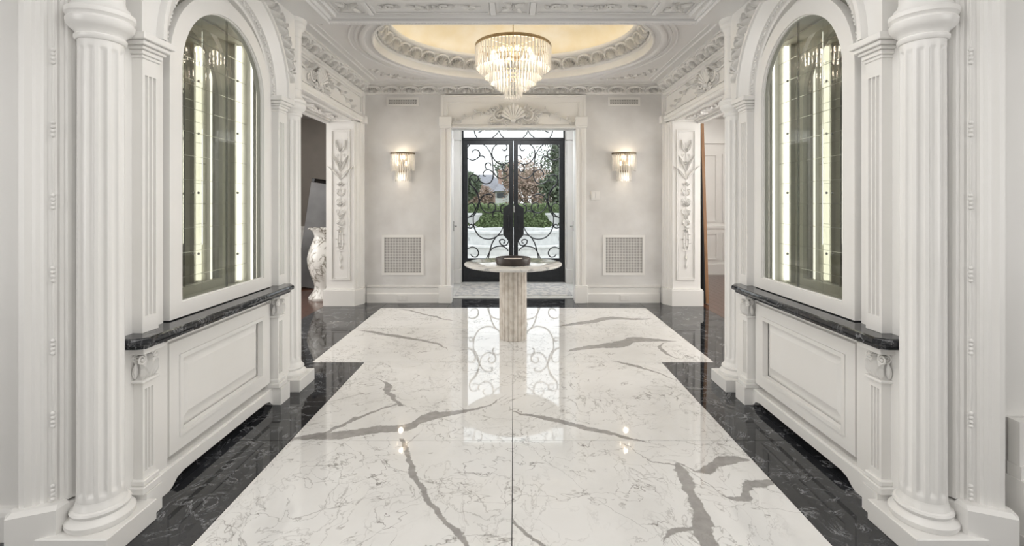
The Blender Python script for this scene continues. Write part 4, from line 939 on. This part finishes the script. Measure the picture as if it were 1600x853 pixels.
# ================================================================== chandelier
CY = 5.05
t = root('chandelier', (0, CY, 3.0), 'round tiered crystal chandelier with brass rim hanging in the oval dome', 'chandelier')
b = MB(); b.lathe([(.385,2.985),(.398,2.985),(.402,2.992),(.402,3.004),(.396,3.010),(.398,3.016),(.392,3.022),(.385,3.022),(.385,2.985)], (0, CY), 64); b.build('brass_rim', BRASS, t)
b = MB()
for k in range(4):
    a = k*pi/4; b.tube([(.388*cos(a), CY+.388*sin(a), 3.005), (-.388*cos(a), CY-.388*sin(a), 3.005)], .005, 6)
for R_, z in ((.305,2.86),(.24,2.79),(.165,2.73),(.088,2.66)): b.tube([(R_*cos(2*pi*i/40), CY+R_*sin(2*pi*i/40), z) for i in range(40)], .004, 6, closed=True)
for k in range(4):
    a = k*pi/2+.3; b.tube([(.03*cos(a), CY+.03*sin(a), 3.0), (.24*cos(a), CY+.24*sin(a), 2.86), (.165*cos(a), CY+.165*sin(a), 2.73), (.088*cos(a), CY+.088*sin(a), 2.66)], .003, 5)
b.build('inner_frame', BRASS, t)
b = MB(); b.tube([(0, CY, 3.0), (0, CY, 3.70)], .006, 8); b.lathe([(0,3.66),(.06,3.665),(.07,3.69),(.05,3.72),(0,3.72)], (0, CY), 20); b.ball((0,CY,3.04), .018); b.ball((0,CY,3.10), .012); b.build('stem', BRASS, t)
for R_, top, bot, nn in ((.392,2.99,2.87,66),(.389,2.875,2.76,66),(.305,2.865,2.667,52),(.24,2.795,2.606,42),(.165,2.735,2.546,28),(.088,2.665,2.462,16)):
    for k in range(nn):
        a = 2*pi*(k+(.5 if nn % 4 else 0))/nn
        inst('crystal_rod', ROD, Matrix.Translation((R_*cos(a), CY+R_*sin(a), top)) @ Matrix.Rotation(a, 4, 'Z') @ Matrix.Diagonal((1.05,1.05,top-bot,1)), t)
for k in range(8):
    a = 2*pi*k/8+.2; x, y = .2*cos(a), CY+.2*sin(a)
    b = MB(); b.ball((x, y, 2.93), .02, 10, 7, (1,1,1.6)); b.build('bulb', BULB, t)
    point((x, y, 2.90), 1.35, .05, (1,.88,.72))
for a in (0, 1, 2, 3): point((.10*cos(a*pi/2), CY+.10*sin(a*pi/2), 2.70), .6, .03, (1,.88,.72))
area((0, CY, 3.04), (0, CY, 4), .6, .6, 2.6, (1, .95, .86))  # uplight added on the chandelier to light the dome softly
for k in range(40):       # cove lamps hidden on the ledge of the dome
    a = 2*pi*k/40; point((1.30*cos(a), OY+1.06*sin(a), 3.29), .06, .05, (1,.93,.80))

# ================================================================== table and bowl
TY = 4.83
t = root('pedestal_table', (0, TY, 0), 'round marble topped pedestal table on a thick fluted stone column', 'table')
b = MB(); b.lathe([(0,.722),(.43,.722),(.468,.730),(.487,.742),(.490,.750),(.487,.757),(.482,.760),(0,.760)], (0, TY), 96); b.build('table_top', TTOP, t)
def reed(r, z, a): q = abs(sin(a*10)); return r-.011*(1-q**.7)
b = MB(); b.lathe([(0,0),(.132,0),(.138,.006),(.138,.718),(.134,.722),(0,.722)], (0, TY), 240, fl=lambda r, z, a: r if r < .01 else reed(r, z, a)); b.build('fluted_pedestal', TRAV, t)
t = root('bowl', (0, 4.70, .76), 'dark low round stone bowl on the marble table', 'bowl')
b = MB(); b.lathe([(0,.7605),(.150,.7605),(.164,.767),(.170,.785),(.170,.822),(.166,.829),(.158,.829),(.154,.822),(.154,.785),(0,.780)], (0, 4.70), 64); b.build('bowl_body', BOWL, t)
t = root('card_stack', (0, 4.72, .79), 'pale stack of cards lying in the dark bowl', 'cards')
b = MB()
for k in range(5): b.bbox(-.095+.002*k, .095-.001*k, 4.675, 4.765-.003*k, .7815+.0072*k, .788+.0072*k, .001)
b.build('cards', PAPER, t)

# ================================================================== side rooms
for s in (-1, 1):
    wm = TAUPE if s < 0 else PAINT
    w = root('wall_%s_room' % SIDE[s], (s*3.5, 9, 0), kind='structure')
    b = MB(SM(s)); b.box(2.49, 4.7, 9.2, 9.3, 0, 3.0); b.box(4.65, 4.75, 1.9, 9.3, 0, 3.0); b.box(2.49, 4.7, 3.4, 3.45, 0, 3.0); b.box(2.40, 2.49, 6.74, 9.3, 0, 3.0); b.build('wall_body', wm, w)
    b = MB(SM(s)); b.box(2.49, 4.7, 9.17, 9.2, 0, .88); b.box(2.49, 4.7, 9.15, 9.2, .88, .92); b.box(2.49, 4.7, 9.14, 9.2, 0, .2)
    for x in (2.6, 3.3, 4.0): b.ring([(x,.28),(x,.8),(x+.6,.8),(x+.6,.28)], [(x+.03,.31),(x+.03,.77),(x+.57,.77),(x+.57,.31)], 9.155, 9.172, ax='y')
    if s > 0:
        for x in (2.6, 3.3, 4.0): b.ring([(x,1.0),(x,2.3),(x+.6,2.3),(x+.6,1.0)], [(x+.03,1.03),(x+.03,2.27),(x+.57,2.27),(x+.57,1.03)], 9.18, 9.202, ax='y')
        b.box(2.49, 4.7, 9.13, 9.2, 2.5, 2.6)
    b.build('wainscot', PAINT, w)
    b = MB(SM(s)); b.box(2.45, 4.75, 1.9, 9.3, 2.98, 3.05); o = b.build('ceiling', CEIL); o['kind'] = 'structure'
# marble vase, left room
t = root('floor_vase', (-2.71, 6.86, 0), 'tall white marble floor vase with dark veins, half hidden behind the left pier', 'vase')
b = MB(); b.lathe([(0,.0),(.20,.0),(.205,.03),(.17,.07),(.13,.13),(.125,.18),(.14,.25),(.18,.36),(.215,.48),(.222,.58),(.20,.69),(.155,.80),(.125,.88),(.14,.94),(.18,.985),(.19,1.0),(.175,1.005),(.13,.95),(.10,.88),(0,.86)], (-2.71, 6.86), 40); b.build('vase_body', VASEM, t)
b = MB()
for k in range(12): a = 2*pi*k/12; b.ball((-2.71+.187*cos(a), 6.86+.187*sin(a), 1.0), .028, 8, 5, (1,1,.5))
b.build('rim_lobes', VASEM, t)
# leaning panels, the dark grey one a large framed piece
t = root('leaning_panel', (-3.25, 8.1, 0), 'tall dark grey panel leaning behind the marble vase in the left room', 'screen')
M_ = Matrix.Translation((-3.47, 8.05, .02)) @ Matrix.Rotation(radians(8.5), 4, 'Y')
b = MB(M_); b.bbox(0, .05, -.4, .5, 0, 1.76, .006); b.build('panel_frame', IRON, t)
b = MB(M_); b.bbox(.0495, .056, -.37, .47, .03, 1.73, .002); b.build('panel_face', SATIN, t)
b = MB(M_); b.bbox(.01, .6, -.44, -.405, .03, 1.70, .004); b.build('panel_side', SATIN, t)
t = root('leaning_board', (2.6, 6.9, 0), 'tall brown wooden board leaning behind the right pier', 'board')
M_ = Matrix.Translation((2.575, 6.45, .01)) @ Matrix.Rotation(radians(-1.6), 4, 'Y')
b = MB(M_); b.bbox(.012, .055, 0, .9, 0, 2.42, .004); b.build('board', WOODP, t)
b = MB(M_); b.box(.0, .0118, .002, .9, 0, 2.42); b.build('backing', DARK, t)

# ================================================================== outdoors
b = MB(); b.box(-60, 60, 8.4, 17.0, -.3, -.12); o = b.build('ground', PAVE); o.name = 'floor_court'; o['kind'] = 'structure'
b = MB(); b.box(-60, 60, 17.0, 120, -.3, -.13); o = b.build('lawn', GRASS); o.name = 'floor_lawn'; o['kind'] = 'structure'
t = root('fountain', (0, 15.5, 0), 'low pale stone fountain basin with stepped round rim beyond the glass doors', 'fountain')
b = MB(); b.lathe([(2.0,-.12),(2.6,-.12),(2.6,.06),(2.65,.08),(2.65,.13),(2.3,.13),(2.3,-.02),(0,-.02)], (0, 16.2), 48); b.build('outer_basin', STONE, t)
b = MB(); b.lathe([(1.5,-.1),(1.5,.38),(1.58,.40),(1.58,.47),(1.3,.47),(1.3,.3),(0,.3)], (0, 16.4), 48); b.build('inner_basin', STONE, t)
for s in (-1, 1):
    t = root('garden_urn', (s*1.62, 18.6, 0), 'pale stone garden urn on a block, %s side of the fountain' % SIDE[s], 'urn', 'garden urns')
    b = MB(); b.bbox(s*1.62-.4, s*1.62+.4, 18.2, 19.0, -.13, .42, .02); b.build('block', STONE, t)
    b = MB(); b.lathe([(0,.42),(.18,.42),(.2,.46),(.08,.52),(.1,.6),(.26,.72),(.32,.86),(.40,.92),(.40,.98),(.3,.98),(0,.9)], (s*1.62, 18.6), 28); b.build('urn_body', STONE, t)
def foliage(name, m, boxes, n, sz, parent, seed=1, ball=False):
    rnd = random.Random(seed); vs = []; fs = []
    for _ in range(n):
        x0, x1, y0, y1, z0, z1 = rnd.choice(boxes)
        if ball:
            while True:
                p = [rnd.uniform(-1, 1) for _ in range(3)]
                if .35 < sum(q*q for q in p) < 1: break
            c = Vector(((x0+x1)/2+p[0]*(x1-x0)/2, (y0+y1)/2+p[1]*(y1-y0)/2, (z0+z1)/2+p[2]*(z1-z0)/2))
        else: c = Vector((rnd.uniform(x0,x1), rnd.uniform(y0,y1) if rnd.random() < .3 else y0+rnd.random()*.15, rnd.uniform(z0,z1)))
        u = Vector([rnd.uniform(-1,1) for _ in range(3)]).normalized()*sz*rnd.uniform(.6,1.3); v_ = u.orthogonal().normalized()*sz*.5
        k = len(vs); vs += [tuple(c-u), tuple(c+v_), tuple(c+u), tuple(c-v_)]; fs.append((k,k+1,k+2,k+3))
    b = MB(); b.add(vs, fs); o = b.build(name, m, parent, recalc=False); return o
t = root('hedge', (0, 23, 0), 'clipped green hedge running behind the fountain', 'hedge')
b = MB(); b.box(-9, 9, 23.15, 24.2, -.13, 1.25); b.build('hedge_core', LEAF, t)
foliage('hedge_leaves', LEAF, [(-6,6,22.95,24.2,-.1,1.36)], 16000, .07, t, 3)['kind'] = 'stuff'
t = root('house', (-3, 46, 0), 'brick house with grey hipped roof and tall chimney beyond the hedge', 'house')
hx = lambda px, y=46: (px-VX)*y/F; hz = lambda py, y=46: H+(VY-py)*y/F
b = MB(); b.box(hx(722), hx(800), 46, 54, -.2, hz(301)); b.build('wall', BRICK, t)
b = MB(); x0, x1 = hx(715), hx(797); zt = hz(300); zr = hz(272); b.add([(x0,45.4,zt),(x1,45.4,zt),(x1,54.6,zt),(x0,54.6,zt),(hx(738),49,hz(273,49)),(hx(768),49,hz(273,49))], [(0,1,5,4),(1,2,5),(2,3,4,5),(3,0,4),(0,3,2,1)]); b.build('roof', ROOF, t)
b = MB(); b.box(hx(779), hx(784), 45.6, 46.6, zt-1, hz(266)); b.box(hx(778), hx(785), 45.5, 46.7, hz(268), hz(265.5)); b.build('chimney', BRICK, t)
b = MB(); b.box(hx(774,43), hx(795,43), 43, 46, -.2, hz(299,43)); b.build('bay_wall', STONE, t)
b = MB(); b.box(hx(776.5,43), hx(790,43), 42.95, 43.05, hz(309,43), hz(301,43)); b.build('window', WINDK, t)
b = MB(); b.add([(hx(772,43),42.6,hz(299,43)),(hx(797,43),42.6,hz(299,43)),(hx(797,43),46.5,hz(299,43)),(hx(772,43),46.5,hz(299,43)),(hx(780,45),45,hz(286,45))], [(0,1,4),(1,2,4),(2,3,4),(3,0,4),(0,3,2,1)]); b.build('bay_roof', ROOF, t)
def tree(name, px, py0, rx, y, m, label, seed, n=3500, sz=.2, group=None):
    x = hx(px, y); zc = hz(py0, y); t = root(name, (x, y, 0), label, 'tree', group)
    b = MB(); b.tube([(x,y,-.2),(x+.1,y,zc*.5),(x,y,zc)], [.25,.18,.06], 7)
    rnd = random.Random(seed)
    for k in range(7): a = rnd.uniform(0,6.3); b.tube([(x,y,zc*.45),(x+cos(a)*rx*.4,y+sin(a)*rx*.4,zc*.8),(x+cos(a)*rx*.8,y+sin(a)*rx*.8,zc+rnd.uniform(-.5,1)*rx*.5)], [.09,.06,.02], 5)
    b.build('trunk', BARK, t)
    bx = [(x-rx,x+rx,y-rx,y+rx,zc-rx*.9,zc+rx*.9)]+[(x+rnd.uniform(-.7,.7)*rx-rx*.5,)*1+(x+rnd.uniform(-.3,.7)*rx+rx*.4,y-rx*.7,y+rx*.7,zc+rnd.uniform(-.8,.2)*rx,zc+rnd.uniform(.3,1.2)*rx) for _ in range(4)]
    foliage('crown', m, bx, n, sz, t, seed, True)
tree('evergreen_tree', 726, 290, 1.1, 32, TREE, 'dark leafy tree at the left edge of the door view', 5)
tree('leafy_tree', 864, 262, 2.6, 43, TREE, 'green leafy tree at the right edge of the door view', 6, 2600, .16)
tree('leafy_tree', 876, 296, 1.4, 29, TREE, 'lower dark tree beside the right door frame', 16, 2600, .16)
tree('bare_tree', 832, 302, 2.3, 36, TWIG, 'bare reddish shrub tree right of the door lock', 7, 6500, .11)
tree('bare_tree', 750, 308, 1.15, 38, TWIG, 'bare reddish shrub tree in front of the brick house', 8, 3000, .09)
tree('leafy_tree', 822, 283, 1.2, 52, TREE, 'small distant green tree above the bare shrub', 9, 1200, .2)
tree('leafy_tree', 792, 275, 1.6, 56, TREE, 'small distant green tree behind the chimney', 10, 1200, .2)

for o in list(bpy.data.objects):
    if '_o' in o: del o['_o']
